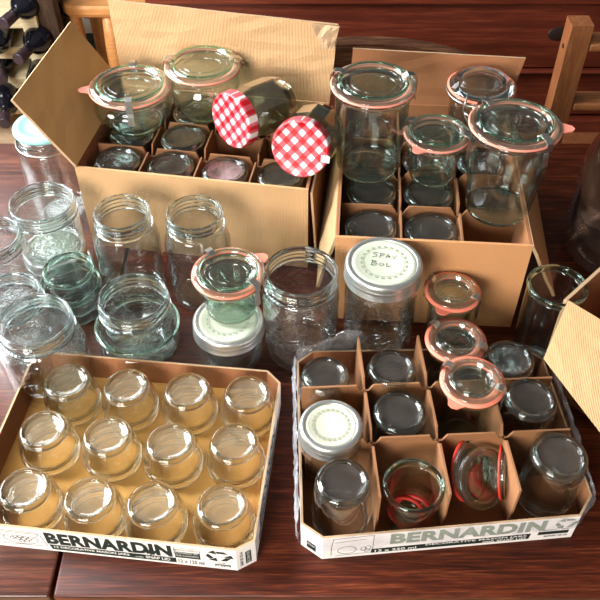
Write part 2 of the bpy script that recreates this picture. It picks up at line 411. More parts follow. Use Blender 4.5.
# table
TZ = 0.0; TY0, TY1 = 0.359, 1.176
tb = thing('dining_table', 'dark red-brown wooden table covered with jars and boxes', 'table', (0, 0.77, FLOOR_Z))
def tpart(name, x0, x1, y0, y1, mat, z0=-0.035, z1=0.0, bev=0.003):
    o = box(name, ((x0+x1)/2, (y0+y1)/2-0.77, (z0+z1)/2-FLOOR_Z), (x1-x0, y1-y0, z1-z0), mat, tb, bevel=bev); return o
SX = at(55, 577).x
tpart('table_leaf', -1.1, SX-0.002, TY0, TY1, M['table_l'])
tpart('tabletop', SX+0.002, 1.1, TY0, TY1, M['table'])
tpart('apron', -0.95, 0.95, TY0+0.06, TY0+0.08, M['table'], -0.13, -0.036, 0.001)
tpart('apron', -0.95, 0.95, TY1-0.08, TY1-0.06, M['table'], -0.13, -0.036, 0.001)
for x in (-0.9, 0.9):
    for y in (TY0+0.09, TY1-0.12):
        tpart('leg', x-0.03, x+0.03, y, y+0.06, M['table'], FLOOR_Z, -0.036)

# red wooden sideboard behind
def sb_z(py, Y=1.75): return atY(300, py, Y).z
sbd = thing('wooden_sideboard', 'dark red wooden sideboard with wide planks and a knot behind the boxes', 'sideboard', (0.75, 1.9, FLOOR_Z))
def spart(name, x0, x1, z0, z1, y, t, mat, bev=0.004):
    return box(name, ((x0+x1)/2-0.75, y+t/2-1.9, (z0+z1)/2-FLOOR_Z), (x1-x0, t, z1-z0), mat, sbd, bevel=bev)
spart('top_board', -0.35, 1.9, sb_z(2), sb_z(2)+0.03, 1.735, 0.4, M['redwood'])
spart('upper_plank', -0.33, 1.85, sb_z(68), sb_z(2)-0.004, 1.75, 0.03, M['redwood'])
spart('ledge', -0.34, 1.87, sb_z(73), sb_z(68)-0.003, 1.742, 0.05, M['redwood'], 0.006)
spart('lower_plank', -0.33, 1.85, sb_z(118), sb_z(73)-0.003, 1.765, 0.03, M['redwood'])
spart('base_plank', -0.33, 1.85, FLOOR_Z, sb_z(118)-0.006, 1.75, 0.03, M['redwood'])
kp = atY(560, 34, 1.7494)
k = lathe('knot', [(0, 0), (0.022, 0), (0.020, 0.0009), (0, 0.001)], M['knot'], sbd, 20, it=0)
k.location = (kp.x-0.75, 1.7496-1.9, kp.z-FLOOR_Z); k.rotation_euler = (math.pi/2, 0, 0); k.scale = (1.3, 0.8, 1)

# ---------------------------------------------------------------- chairs behind
def bar(name, a, b, w, d, mat, parent, bev=0.004):
    a, b = Vector(a), Vector(b); t = b-a
    o = box(name, (0, 0, 0), (w, d, t.length), mat, parent, bevel=bev)
    o.location = (a+b)/2; o.rotation_euler = t.to_track_quat('Z', 'Y').to_euler(); return o
# right chair
pt = atY(583, 25, 1.235)
rc = thing('slatted_chair', 'red-brown wooden chair with square back post behind the right table edge', 'chair', (pt.x, 1.25, FLOOR_Z))
def square_post(x, parent):
    V, Fc = [], []; box_geo(V, Fc, (x, 0, (pt.z-FLOOR_Z)/2), (0.036, 0.036, pt.z-FLOOR_Z))
    return mesh_obj('back_post', V, Fc, M['chair_r'], parent)
p1 = square_post(0, rc); square_post(0.38, rc)
lathe('peg_hole', [(0, 0), (0.004, 0), (0.004, 0.0008), (0, 0.001)], M['dark'], rc, 12, it=0)
ph = rc.children[-1]; ph.location = (-0.0186, 0, pt.z-FLOOR_Z-0.045); ph.rotation_euler = (0, -math.pi/2, 0)
for zt in (pt.z-0.03, atY(590, 100, 1.24).z):
    bar('back_slat', (0.02, 0.004, zt-FLOOR_Z-0.01), (0.36, 0.004, zt-FLOOR_Z-0.01), 0.045, 0.015, M['chair_r'], rc)
box('seat', (0.19, 0.2, 0.44), (0.42, 0.40, 0.025), M['chair_r'], rc, bevel=0.005)
for x in (0, 0.38): bar('front_leg', (x, 0.38, 0), (x, 0.38, 0.43), 0.034, 0.034, M['chair_r'], rc)
# walnut chair with curved crest
wc_z = 0.137
wc = thing('curved_back_chair', 'brown wood-grained chair with curved crest rail behind the tall jars', 'chair', (0.115, 1.29, FLOOR_Z))
cr = []
for i in range(17):
    t = i/16; cr.append(((t-0.5)*0.36, 0.02*math.sin(math.pi*t)-0.01, 0.008*math.sin(math.pi*t)))
V, Fc = [], []
for i, (x, y, dz) in enumerate(cr):
    t = abs(i/8-1); h = 0.055*(1-0.55*t**4); zt = wc_z-FLOOR_Z-0.012+dz-0.012*t**3
    for yy, zz in ((-0.011, zt-h), (-0.011, zt-0.006), (-0.004, zt), (0.006, zt), (0.011, zt-0.006), (0.011, zt-h)): V.append((x, y+yy, zz))
for i in range(16):
    for s in range(6): Fc.append((i*6+s, i*6+(s+1) % 6, (i+1)*6+(s+1) % 6, (i+1)*6+s))
Fc += [tuple(range(6)), tuple(range(96, 102))]
mesh_obj('crest_rail', V, Fc, M['walnut'], wc)
for x in (-0.155, 0.155): bar('back_post', (x, 0, 0), (x, -0.005, wc_z-FLOOR_Z-0.05), 0.032, 0.026, M['walnut'], wc)
for x in (-0.09, 0, 0.09): bar('spindle', (x, 0.02, 0.46), (x, 0.02, wc_z-FLOOR_Z-0.05), 0.014, 0.014, M['walnut'], wc)
box('seat', (0, 0.21, 0.45), (0.42, 0.40, 0.03), M['walnut'], wc, bevel=0.008)
for x in (-0.17, 0.17): bar('front_leg', (x, 0.38, 0), (x, 0.38, 0.436), 0.03, 0.03, M['walnut'], wc)
# honey chair, top left
sz = -0.30
e1 = at(56, 10, sz-0.01); e2 = at(205, 16, sz-0.01)
hc = thing('honey_wood_chair', 'honey coloured wooden chair with rounded seat behind the left box', 'chair', ((e1.x+e2.x)/2, e1.y, FLOOR_Z))
w = (e2.x-e1.x)
out = []
for i in range(40):
    a = 2*math.pi*i/40; ca, sa = math.cos(a), math.sin(a)
    out.append((w/2*math.copysign(abs(ca)**0.22, ca), 0.16+0.16*math.copysign(abs(sa)**0.35, sa)))
V, Fc = [], []
for z, k in ((sz-0.036, 0.97), (sz-0.026, 1.0), (sz-0.008, 1.0), (sz, 0.975)):
    V += [(x*k, 0.16+(y-0.16)*k, z-FLOOR_Z) for x, y in out]
for r in range(3):
    for i in range(40): Fc.append((r*40+i, r*40+(i+1) % 40, (r+1)*40+(i+1) % 40, (r+1)*40+i))
Fc += [tuple(range(40)), tuple(range(120, 160))]
mesh_obj('seat', V, Fc, M['honey'], hc)
lp = at(100, 17, sz-0.036)
for (x, y) in ((-w/2+0.035, 0.05), (lp.x-hc.location.x+0.02, 0.03), (w/2-0.04, 0.05), (-w/2+0.05, 0.26), (w/2-0.05, 0.26)):
    tube('leg', [(x, y, 0), (x, y, 0.12), (x, y, 0.3), (x, y, sz-0.036-FLOOR_Z)], [0.017, 0.022, 0.026, 0.02], M['honey'], hc, 14)
tube('stretcher', [(-w/2+0.05, 0.05, 0.20), (0, 0.05, 0.20), (w/2-0.05, 0.05, 0.20)], [0.012, 0.016, 0.012], M['honey'], hc, 10)
apr = [(w/2*0.9*math.cos(R_(a)), 0.24, sz-0.05-FLOOR_Z-0.10*math.sin(R_(a))) for a in range(0, 181, 12)]
tube('curved_brace', apr, 0.016, M['honey'], hc, 10, flat=1.0)

# wine rack and bottles, top left
RY = 2.25
wr = thing('wine_rack', 'pale pine wine rack with dark bottles by the far left wall', 'rack', (atY(0, 60, RY).x, RY, FLOOR_Z))
ox, oy, oz = wr.location
def rk(name, x0, x1, z0, z1, y0, y1, mat):
    return box(name, ((x0+x1)/2-ox, (y0+y1)/2-oy, (z0+z1)/2-oz), (x1-x0, y1-y0, z1-z0), mat, wr, bevel=0.003)
xr = atY(44, 40, RY).x
rk('side_post', xr-0.042, xr+0.004, FLOOR_Z, 0.1, RY-0.035, RY-0.006, M['pine'])
rk('side_panel', xr+0.006, xr+0.060, FLOOR_Z, 0.1, RY-0.02, RY+0.03, M['darkpost'])
for py in (19, 50, 80, 106):
    z = atY(20, py, RY).z
    rk('shelf_slat', xr-0.70, xr-0.002, z-0.028, z+0.012, RY-0.005, RY+0.24, M['pine'])
wbt = None
def wine_bottle():
    t = thing('wine_bottle', 'dark wine bottle', 'bottle', (0, 0, 0), 'wine bottles in the rack')
    lathe('body', [(0, 0.006), (0.02, 0.003), (0.036, 0), (0.038, 0.01), (0.038, 0.19), (0.034, 0.215), (0.017, 0.24), (0.0145, 0.25), (0.0145, 0.27), (0, 0.27)], M['bottle'], t, 28)
    lathe('foil_capsule', [(0, 0.268), (0.0148, 0.2685), (0.0152, 0.272), (0.0152, 0.30), (0.016, 0.303), (0.016, 0.312), (0.0145, 0.315), (0, 0.3155)], M['capsule'], t, 20, it=1)
    return t
bl = [((5, 48), -12, 19, 'topmost shelf, its pink capsule towards the frame edge', 4, 45), 0]
for i, (tx, ty, shelf, ang, lab) in enumerate((
        (3, 24, 19, 17, 'dark wine bottle on the top rack shelf with pink-ended neck'),
        (18, 60, 50, 14, 'dark wine bottle on the middle rack shelf with neck pointing down at the table'),
        (-8, 60, 50, -8, 'dark wine bottle on the middle rack shelf cut by the picture edge'),
        (2, 80, 80, -18, 'dark wine bottle low in the rack with its neck cut by the picture edge'),
        (31, 84, 80, -3, 'dark round-ended wine bottle low in the rack beside the cardboard flap'),
        (5, 124, 106, -14, 'dark wine bottle on the lowest visible shelf above the table edge'))):
    if i == 0: t = wbt = wine_bottle()
    else: t = copy_tree(wbt)
    t['label'] = lab; t.scale = (1.12, 1.12, 1.0)
    z = atY(20, shelf, RY).z + 0.012 + 0.0385
    tip = at(tx, ty, z)                                              # neck tip
    if i == 4: tip = at(tx+2, ty+18, z)
    d = Vector((math.sin(R_(-ang)), -math.cos(R_(ang)), 0))           # base to tip
    base = tip - d*0.315
    base.y = max(base.y, RY-0.02); t.location = base
    t.rotation_euler = d.to_track_quat('Z', 'Y').to_euler()

# ---------------------------------------------------------------- cartons
def panel_prism(name, poly, z0, z1, t, mats, parent, ztop=None):
    """closed wall following a polygon (counter-clockwise), mats: outer, inner, rim"""
    n = len(poly); P = [Vector((p[0], p[1])) for p in poly]; inn = []
    for i in range(n):
        a = (P[i]-P[i-1]).normalized(); b = (P[(i+1) % n]-P[i]).normalized()
        na, nb = Vector((-a.y, a.x)), Vector((-b.y, b.x)); m = (na+nb).normalized(); inn.append(P[i]+m*(t/max(0.5, m.dot(na))))
    V, Fc, fm = [], [], []
    zt = ztop or [z1]*n
    for i in range(n): V += [(P[i].x, P[i].y, z0), (P[i].x, P[i].y, zt[i]), (inn[i].x, inn[i].y, zt[i]), (inn[i].x, inn[i].y, z0)]
    for i in range(n):
        j = (i+1) % n; a, b = i*4, j*4
        Fc += [(a, b, b+1, a+1), (a+1, b+1, b+2, a+2), (a+2, b+2, b+3, a+3), (a+3, b+3, b, a)]; fm += [0, 2, 1, 1]
    return mesh_obj(name, V, Fc, mats, parent, False, fm)
class Carton:
    def __init__(s, name, label, O, Lx, Wy, deg, h, mats, rim):
        s.O = Vector((O[0], O[1], 0)); a = R_(deg); s.u = Vector((math.cos(a), math.sin(a), 0)); s.v = Vector((-math.sin(a), math.cos(a), 0))
        s.L, s.W, s.h, s.a = Lx, Wy, h, a
        s.t = thing(name, label, 'box', s.O, rot=(0, 0, a))
        T = 0.004
        fr, sd, bk = mats
        def pan(n, c, sz, m): 
            V, Fc = [], []; box_geo(V, Fc, c, sz)
            return mesh_obj(n, V, Fc, [m, rim], s.t, fm=[0, 0, 0, 0, 0, 1][:0] or [0, 0, 0, 0, 0, 0][:0] or None)
        pan('front_panel', (Lx/2, T/2, h/2), (Lx, T, h), fr); pan('back_panel', (Lx/2, Wy-T/2, h/2), (Lx, T, h), bk)
        pan('side_panel', (T/2, Wy/2, h/2), (T, Wy-2*T-0.0004, h), sd); pan('side_panel', (Lx-T/2, Wy/2, h/2), (T, Wy-2*T-0.0004, h), sd)
        pan('bottom_panel', (Lx/2, Wy/2, T/2+0.0005), (Lx-2*T-0.001, Wy-2*T-0.001, T), sd)
    def pt(s, x, y, z): return s.O + s.u*x + s.v*y + Vector((0, 0, z))
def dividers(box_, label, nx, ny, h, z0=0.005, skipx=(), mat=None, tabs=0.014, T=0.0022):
    t = thing('carton_divider', label, 'divider', box_.O + Vector((0, 0, z0)), rot=(0, 0, box_.a))
    m = mat or M['divider']; g = 0.006
    def slat(p0, p1, cuts, name='slat'):
        # board with lowered, round-shouldered ends near each crossing
        d = Vector(p1)-Vector(p0); n = 60; V, Fc = [], []; ax = d.normalized(); nr = Vector((-ax.y, ax.x, 0))
        for i in range(n+1):
            u = i/n; zc = h
            for c in cuts:
                dd = abs(u-c)*d.length
                if dd < 0.009: zc = min(zc, h-tabs*(1-max(0, dd-0.006)/0.003))
            p = Vector(p0)+d*u
            for sgn in (-1, 1): V += [(p.x+nr.x*T/2*sgn, p.y+nr.y*T/2*sgn, 0), (p.x+nr.x*T/2*sgn, p.y+nr.y*T/2*sgn, zc)]
        for i in range(n):
            a, b = i*4, (i+1)*4
            Fc += [(a, b, b+1, a+1), (a+2, a+3, b+3, b+2), (a+1, b+1, b+3, a+3), (a, a+2, b+2, b)]
        Fc += [(0, 1, 3, 2), (n*4, n*4+2, n*4+3, n*4+1)]
        mesh_obj(name, V, Fc, m, t)
    for i in range(1, nx):
        x = g + (box_.L-2*g)*i/nx; slat((x, g, 0), (x, box_.W-g, 0), [j/ny for j in range(1, ny)])
    for j in range(1, ny):
        y = g + (box_.W-2*g)*j/ny; slat((g, y, 0), (box_.L-g, y, 0), [i/nx for i in range(1, nx)])
    return t

LB = Carton('cardboard_carton', 'open kraft cardboard carton at the back left with raised back flap', (-0.315, 0.91), 0.33, 0.22, -9, 0.145, (M['kraft_l'], M['kraft_in_shade'], M['kraft_l']), M['edge'])
h = 0.145
# tall back flap standing up
def P(x, y, z, b=LB): return (x, y, z)
ft = 0.133
slab('back_flap', [(0.0, 0.221, h), (0.33, 0.221, h), (0.338, 0.232, h+ft-0.012), (-0.006, 0.232, h+ft)], 0.004, M['kraft_l'], LB.t, 10, 0.0008, M['edge'], 3)
slab('torn_liner', [(0.318, 0.216, h+0.09), (0.334, 0.216, h+0.09), (0.341, 0.224, h+ft-0.01), (0.30, 0.224, h+ft-0.01)], 0.002, M['edge'], LB.t, 4, 0.002, None, 5)
# side flap leaning out to the left
def solve_flap():
    best = None
    for th in range(0, 90, 2):
        for l in (0.10, 0.11, 0.12, 0.13, 0.14, 0.15, 0.16):
            err = 0
            for y, tgt in ((0.0, (8, 99)), (0.22, (73, 27))):
                p = LB.pt(-l*math.cos(R_(th)), y, h+l*math.sin(R_(th))); v = p-_E; kk = v.dot(_F)
                err += (300+FPX*v.dot(_R)/kk-tgt[0])**2+(300-FPX*v.dot(_U)/kk-tgt[1])**2
            if best is None or err < best[0]: best = (err, th, l)
    return best
_, TH, LL = solve_flap()
print('flap', _, TH, LL)
fx, fz = -LL*math.cos(R_(TH)), h+LL*math.sin(R_(TH))
slab('side_flap', [(0, 0.0, h), (0, 0.218, h), (fx, 0.218, fz), (fx, 0.0, fz)], -0.004, M['kraft_f_lit'], LB.t, 6, 0.0006, M['edge'], 9)
slab('side_flap', [(0.333, 0.0, h-0.004), (0.333, 0.216, h-0.004), (0.341, 0.216, h-0.12), (0.341, 0.0, h-0.12)], 0.003, M['kraft_in_shade'], LB.t, 4, 0.0006, M['edge'], 10)
dividers(LB, 'brown cardboard divider grid inside the back left carton', 4, 3, 0.129)

RB = Carton('cardboard_carton', 'open kraft cardboard carton at the back holding the tall glass-lidded jars', (0.045, 0.757), 0.246, 0.315, -4, 0.15, (M['kraft_m'], M['kraft_in_shade'], M['kraft_in_shade']), M['edge'])
h = 0.15
slab('back_flap', [(0.008, 0.314, h), (0.246, 0.314, h), (0.262, 0.325, h+0.076), (0.010, 0.325, h+0.082)], 0.004, M['kraft_in_shade'], RB.t, 6, 0.0006, M['edge'], 12)
slab('side_flap', [(-0.001, 0.0, h), (-0.001, 0.31, h), (-0.024, 0.31, h-0.10), (-0.024, 0.01, h-0.10)], 0.004, M['kraft_pale'], RB.t, 6, 0.0006, M['edge'], 13)  # paler than its panel: window light put into the flap colour
slab('side_flap', [(0.247, 0.0, h), (0.247, 0.31, h), (0.30, 0.31, h-0.085), (0.292, 0.0, h-0.085)], -0.004, M['kraft_m'], RB.t, 6, 0.0006, M['edge'], 14)
dividers(RB, 'brown cardboard divider grid inside the right back carton', 3, 4, 0.134)

# carton at the right edge
cc = at(567, 301, 0.15)
RC = thing('cardboard_carton', 'open cardboard carton at the right edge with a pale flap folded out', 'box', (cc.x, cc.y, 0))
ax = (at(618, 255, 0.15)-cc); ax.z = 0; ax.normalize()
bx_ = Vector((ax.y, -ax.x, 0))
# two visible walls: one going back right, one going front right
def lp(a, b, z): 
    p = ax*a + bx_*b; return (p.x, p.y, z)
slab('side_panel', [lp(0, 0, 0), lp(0.15, 0, 0), lp(0.15, 0, 0.15), lp(0, 0, 0.15)], 0.004, M['kraft_in_shade'], RC, 1, 0, M['edge'])
slab('front_panel', [lp(0, 0.22, 0), lp(0, 0.004, 0), lp(0, 0.004, 0.15), lp(0, 0.22, 0.15)], 0.004, M['kraft_in_shade'], RC, 1, 0, M['edge'])
slab('side_panel', [lp(0.15, 0.22, 0), lp(0, 0.22, 0), lp(0, 0.22, 0.15), lp(0.15, 0.22, 0.15)], 0.004, M['kraft_in_shade'], RC, 1, 0, M['edge'])
slab('back_panel', [lp(0.15, 0.0, 0), lp(0.15, 0.22, 0), lp(0.15, 0.22, 0.15), lp(0.15, 0.0, 0.15)], 0.004, M['kraft_in_shade'], RC, 1, 0, M['edge'])
slab('bottom_panel', [lp(0.003, 0.003, 0.005), lp(0.147, 0.003, 0.005), lp(0.147, 0.217, 0.005), lp(0.003, 0.217, 0.005)], 0.004, M['kraft_in_shade'], RC)
f1 = at(544, 359, 0.105)-cc; f2 = at(603, 436, 0.105)-cc
slab('front_flap', [lp(-0.001, 0.002, 0.153), lp(-0.001, 0.22, 0.153), (f2.x, f2.y, 0.105), (f1.x, f1.y, 0.105)], 0.003, M['kraft_pale'], RC, 8, 0.0008, M['edge'], 21)

# ---------------------------------------------------------------- printed jar trays
LT_poly = [(-0.343, 0.419), (-0.067, 0.388), (-0.047, 0.399), (-0.024, 0.608), (-0.040, 0.627), (-0.318, 0.657), (-0.338, 0.645), (-0.361, 0.436)]
def tray(label, poly, hh, inner, floor_mat):
    cx = sum(p[0] for p in poly)/8; cy_ = sum(p[1] for p in poly)/8
    t = thing('cardboard_tray', label, 'tray', (cx, cy_, 0))
    pl = [(p[0]-cx, p[1]-cy_) for p in poly]
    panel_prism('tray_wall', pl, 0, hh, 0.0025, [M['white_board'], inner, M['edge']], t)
    V = [(x*0.985, y*0.985, z) for z in (0.0006, 0.004) for x, y in pl]; n = 8
    Fc = [tuple(range(n)), tuple(range(n, 2*n))]+[(i, (i+1) % n, n+(i+1) % n, n+i) for i in range(n)]
    mesh_obj('tray_bottom', V, Fc, floor_mat, t)
    return t, Vector((cx, cy_, 0))
LT, LTc = tray('low printed cardboard tray of twelve small upturned jars, front left', LT_poly, 0.045, M['kraft_in_shade'], M['kraft_sunlit'])

def s_of(px, z, P0, d):
    """distance along the line P0 + s d (at height z) seen at column px"""
    k = (px-300)/FPX; v0 = Vector((P0[0], P0[1], z))-_E; d = Vector(d)
    return (k*v0.dot(_F)-v0.dot(_R))/(d.dot(_R)-k*d.dot(_F))

def front_print(parent, cen, A, B, hh, pxs, mats, faded=False):
    A = Vector((A[0], A[1], 0)); B = Vector((B[0], B[1], 0)); d = (B-A).normalized(); n = Vector((d.y, -d.x, 0))
    Fm = lambda s, z: frame_on(A-cen+d*s+Vector((0, 0, z)), d, n)
    S = lambda px, z=0.025: s_of(px, z, A, d)
    ink, = mats
    return d, n, Fm, S
# left tray print
A, B = LT_poly[0], LT_poly[1]
d, n, Fm, S = front_print(LT, LTc, A, B, 0.045, None, (M['print_black'],))
s0, s1 = S(46), S(172)
text_mesh('printed_lettering', 'BERNARDIN', s1-s0, 0.0245, M['print_black'], LT, Fm(s0, 0.0165), bold=0.05)
tm = text_mesh('trademark_sign', '®', 0.003, 0.003, M['print_black'], LT, Fm(S(174), 0.031))
s2 = S(52, 0.01)
flat_poly('printed_strip', [[(0, 0), (s1-s2+0.003, 0), (s1-s2+0.003, 0.0105), (-0.002, 0.0105)]], M['print_black'], LT, Fm(s2, 0.0042))
wtot = s1-s2
text_mesh('printed_lettering', '12 DECORATIVE MASON JARS', wtot*0.62, 0.0058, M['white_ink'], LT, Fm(s2+0.003, 0.0075), bold=0.02, depth=0.0006)
text_mesh('printed_lettering', 'with', wtot*0.07, 0.003, M['white_ink'], LT, Fm(s2+0.006+wtot*0.64, 0.0075), depth=0.0006)
text_mesh('printed_lettering', 'SNAP LID', wtot*0.20, 0.0062, M['white_ink'], LT, Fm(s2+0.006+wtot*0.73, 0.0073), bold=0.02, depth=0.0006)
leaf = [(0, -1), (0.1, -.35), (.55, -.5), (.45, -.25), (1, .1), (.75, .25), (.8, .55), (.45, .45), (.25, .8), (.12, .4), (0, 1), (-.12, .4), (-.25, .8), (-.45, .45), (-.8, .55), (-.75, .25), (-1, .1), (-.45, -.25), (-.55, -.5), (-.1, -.35)]
sl = S(150)
flat_poly('maple_leaf_mark', [[(x*0.0085, y*0.0085) for x, y in leaf]], M['print_black'], LT, Fm(sl, 0.022), 0.0008)
# notice box
sa, sb_ = S(174.5), S(200)
flat_poly('notice_block', [[(0, 0), (sb_-sa, 0), (sb_-sa, 0.013), (0, 0.013)]], M['print_black'], LT, Fm(sa, 0.0165))
flat_poly('notice_block', stroke_polys([[(0, 0.013), (0, 0.0215), (sb_-sa, 0.0215), (sb_-sa, 0.013)]], 0.0005), M['print_black'], LT, Fm(sa, 0.0165))
for r_, s_ in enumerate(('PRODUCT MADE IN', 'CANADA BY', 'FOR CANNING')):
    text_mesh('printed_lettering', s_, (sb_-sa)*0.9, 0.0032, M['white_ink'] if r_ else M['print_black'], LT, Fm(sa+0.001, 0.0325-r_*0.006), depth=0.0006)
text_mesh('printed_lettering', '12 x 125 ml', S(203)-S(177), 0.0075, M['print_black'], LT, Fm(S(177), 0.005), bold=0.02)
# recycling arrows
def arrows(cx, cz, r, ink, parent, Fm):
    ps = []
    for k_ in range(3):
        a = R_(90+120*k_)
        def tr(x, y): return (x*math.cos(a)-y*math.sin(a), (x*math.sin(a)+y*math.cos(a))*0.8)
        ps.append([tr(x, y) for x, y in ((r*0.55, -r*0.75), (r*0.95, -r*0.45), (r*0.95, r*0.25), (r*0.55, r*0.10))])
        ps.append([tr(x, y) for x, y in ((r*0.35, r*0.15), (r*1.15, r*0.35), (r*0.65, r*0.85))])
    flat_poly('recycling_mark', ps, ink, parent, Fm(cx, cz))
arrows(S(219), 0.0285, 0.0135, M['print_black'], LT, Fm)
text_mesh('printed_lettering', 'BOXED', 0.009, 0.0022, M['print_black'], LT, Fm(S(217), 0.0125))
flat_poly('printed_strip', [[(0, 0), (0.017, 0), (0.017, 0.0045), (0, 0.0045)]], M['print_black'], LT, Fm(S(214), 0.006))
text_mesh('printed_lettering', '28126', 0.015, 0.003, M['white_ink'], LT, Fm(S(214)+0.001, 0.0068), depth=0.0006, bold=0.02)
# line drawing of a jar of fruit
sj = S(20)
lines = [circle_line(0, 0, 0.019, 0.011, 28, 150, 390), [(-0.017, 0.004), (-0.024, 0.010), (-0.024, 0.013)], [(0.0165, 0.006), (0.021, 0.010), (0.021, 0.013)],
         [(-0.026, 0.013), (0.023, 0.0135)], [(-0.026, 0.0165), (0.022, 0.0165)], [(0.024, 0.012), (0.0275, -0.010)], [(-0.03, -0.0135), (0.026, -0.0115)]]
for bx0, by0 in ((-0.006, 0.004), (0, 0.005), (0.006, 0.004), (-0.003, 0), (0.003, 0), (0.009, 0), (-0.009, 0.001), (0, -0.005), (0.006, -0.004), (0.012, 0.004)):
    lines.append(circle_line(bx0, by0, 0.0028, 0.0026, 10))
flat_poly('fruit_jar_drawing', stroke_polys(lines, 0.0006), M['print_black'], LT, Fm(sj, 0.021))
# chamfer corner print (turned lettering)
A2, B2 = Vector((*LT_poly[1], 0)), Vector((*LT_poly[2], 0)); d2 = (B2-A2).normalized(); n2 = Vector((d2.y, -d2.x, 0))
def turned(s, z, A_, d_, n_, cen):
    up = Vector((0, 0, 1)); m = frame_on(A_-cen+d_*s+Vector((0, 0, z)), d_, n_)
    return m @ Matrix.Rotation(math.pi/2, 4, 'Z')
flat_poly('printed_strip', [[(0, -0.0005), (0.026, -0.0005), (0.026, 0.006), (0, 0.006)]], M['print_black'], LT, turned(0.0165, 0.006, A2, d2, n2, LTc))
text_mesh('printed_lettering', 'DECORATIVE', 0.024, 0.0035, M['white_ink'], LT, turned(0.0155, 0.007, A2, d2, n2, LTc), depth=0.0006)
text_mesh('printed_lettering', 'SNAP LID 125 ml', 0.030, 0.0035, M['print_black'], LT, turned(0.0075, 0.006, A2, d2, n2, LTc), bold=0.02)
# side print on the right wall: dark blue green blocks
A3, B3 = Vector((*LT_poly[2], 0)), Vector((*LT_poly[3], 0)); d3 = (B3-A3).normalized(); n3 = Vector((d3.y, -d3.x, 0))
flat_poly('printed_strip', [[(0.02, 0.006), (0.18, 0.006), (0.18, 0.016), (0.02, 0.016)]], M['print_black'], LT, frame_on(A3-LTc, d3, n3))
text_mesh('printed_lettering', 'BERNARDIN', 0.12, 0.018, M['print_black'], LT, frame_on(A3-LTc+d3*0.03+Vector((0, 0, 0.02)), d3, n3), bold=0.03)

RT_poly = [(0.024, 0.401), (0.300, 0.427), (0.318, 0.452), (0.306, 0.645), (0.284, 0.664), (0.016, 0.658), (-0.004, 0.640), (0.001, 0.418)]
RT, RTc = tray('low printed cardboard tray of mixed jars wrapped in torn clear film, front right', RT_poly, 0.046, M['kraft_in_shade'], M['kraft_in_shade'])
A, B = RT_poly[0], RT_poly[1]
d, n, Fm, S = front_print(RT, RTc, A, B, 0.046, None, (M['print_faded'],))
s0, s1 = S(390), S(545)
text_mesh('printed_lettering', 'BERNARDIN', s1-s0, 0.022, M['print_faded'], RT, Fm(s0, 0.021), bold=0.05)
s2, s3 = S(371, 0.01), S(529, 0.01)
flat_poly('printed_strip', [[(0, 0), (s3-s2, 0), (s3-s2+0.001, 0.0115), (0, 0.0085)]], M['print_black'], RT, Fm(s2, 0.005))
wt = s3-s2
text_mesh('printed_lettering', '12 x 250 ml', wt*0.26, 0.005, M['white_ink'], RT, Fm(s2+0.004, 0.0068), depth=0.0006, bold=0.02)
text_mesh('printed_lettering', 'DECORATIVE MASON JARS', wt*0.64, 0.0045, M['white_ink'], RT, Fm(s2+wt*0.34, 0.0105), depth=0.0006, bold=0.015)
text_mesh('printed_lettering', 'with SNAP LID', wt*0.28, 0.0038, M['white_ink'], RT, Fm(s2+wt*0.70, 0.006), depth=0.0006, bold=0.015)
arrows(S(565), 0.033, 0.012, M['print_faded'], RT, Fm)
sa = S(540)
flat_poly('notice_block', [[(0, 0), (0.034, 0), (0.034, 0.0065), (0, 0.0065)]], M['print_black'], RT, Fm(sa, 0.0115))
text_mesh('printed_lettering', 'PRODUCT INFO', 0.030, 0.003, M['print_black'], RT, Fm(sa+0.004, 0.0195))
text_mesh('printed_lettering', 'BOXED 28126', 0.026, 0.003, M['print_black'], RT, Fm(sa+0.008, 0.006), bold=0.03)
sj = S(347, 0.02)
lines = [circle_line(0, 0, 0.010, 0.008, 20), circle_line(0.018, 0, 0.003, 0.004, 10), circle_line(0.023, 0.002, 0.003, 0.004, 10), circle_line(0.022, -0.004, 0.003, 0.003, 10),
         [(-0.017, -0.009), (-0.017, 0.008), (-0.015, 0.026), (0.028, 0.028), (0.028, -0.006)], [(-0.013, 0.018), (0.02, 0.021)], [(-0.012, -0.011), (0.03, -0.009)]]
flat_poly('fruit_jar_drawing', stroke_polys(lines, 0.0006), M['print_black'], RT, Fm(sj, 0.016))
A4, B4 = Vector((*RT_poly[7], 0)), Vector((*RT_poly[0], 0)); d4 = (B4-A4).normalized(); n4 = Vector((d4.y, -d4.x, 0))
flat_poly('printed_strip', [[(0.008, 0.006), (0.020, 0.006), (0.020, 0.020), (0.008, 0.020)]], M['print_black'], RT, frame_on(A4-RTc, d4, n4))
text_mesh('printed_lettering', 'SNAP', 0.010, 0.0035, M['white_ink'], RT, frame_on(A4-RTc+d4*0.009+Vector((0, 0, 0.014)), d4, n4), depth=0.0006)

# divider grid of the right tray: built to the cells seen
class Cell: pass
rt = Cell(); rt.O = Vector((0.004, 0.418, 0)); rt.a = R_(3.0); rt.L = 0.306; rt.W = 0.232
rt.u = Vector((math.cos(rt.a), math.sin(rt.a), 0)); rt.v = Vector((-math.sin(rt.a), math.cos(rt.a), 0))
dividers(rt, 'tall brown cardboard divider grid in the right front tray', 4, 3, 0.078, z0=0.005, tabs=0.010)

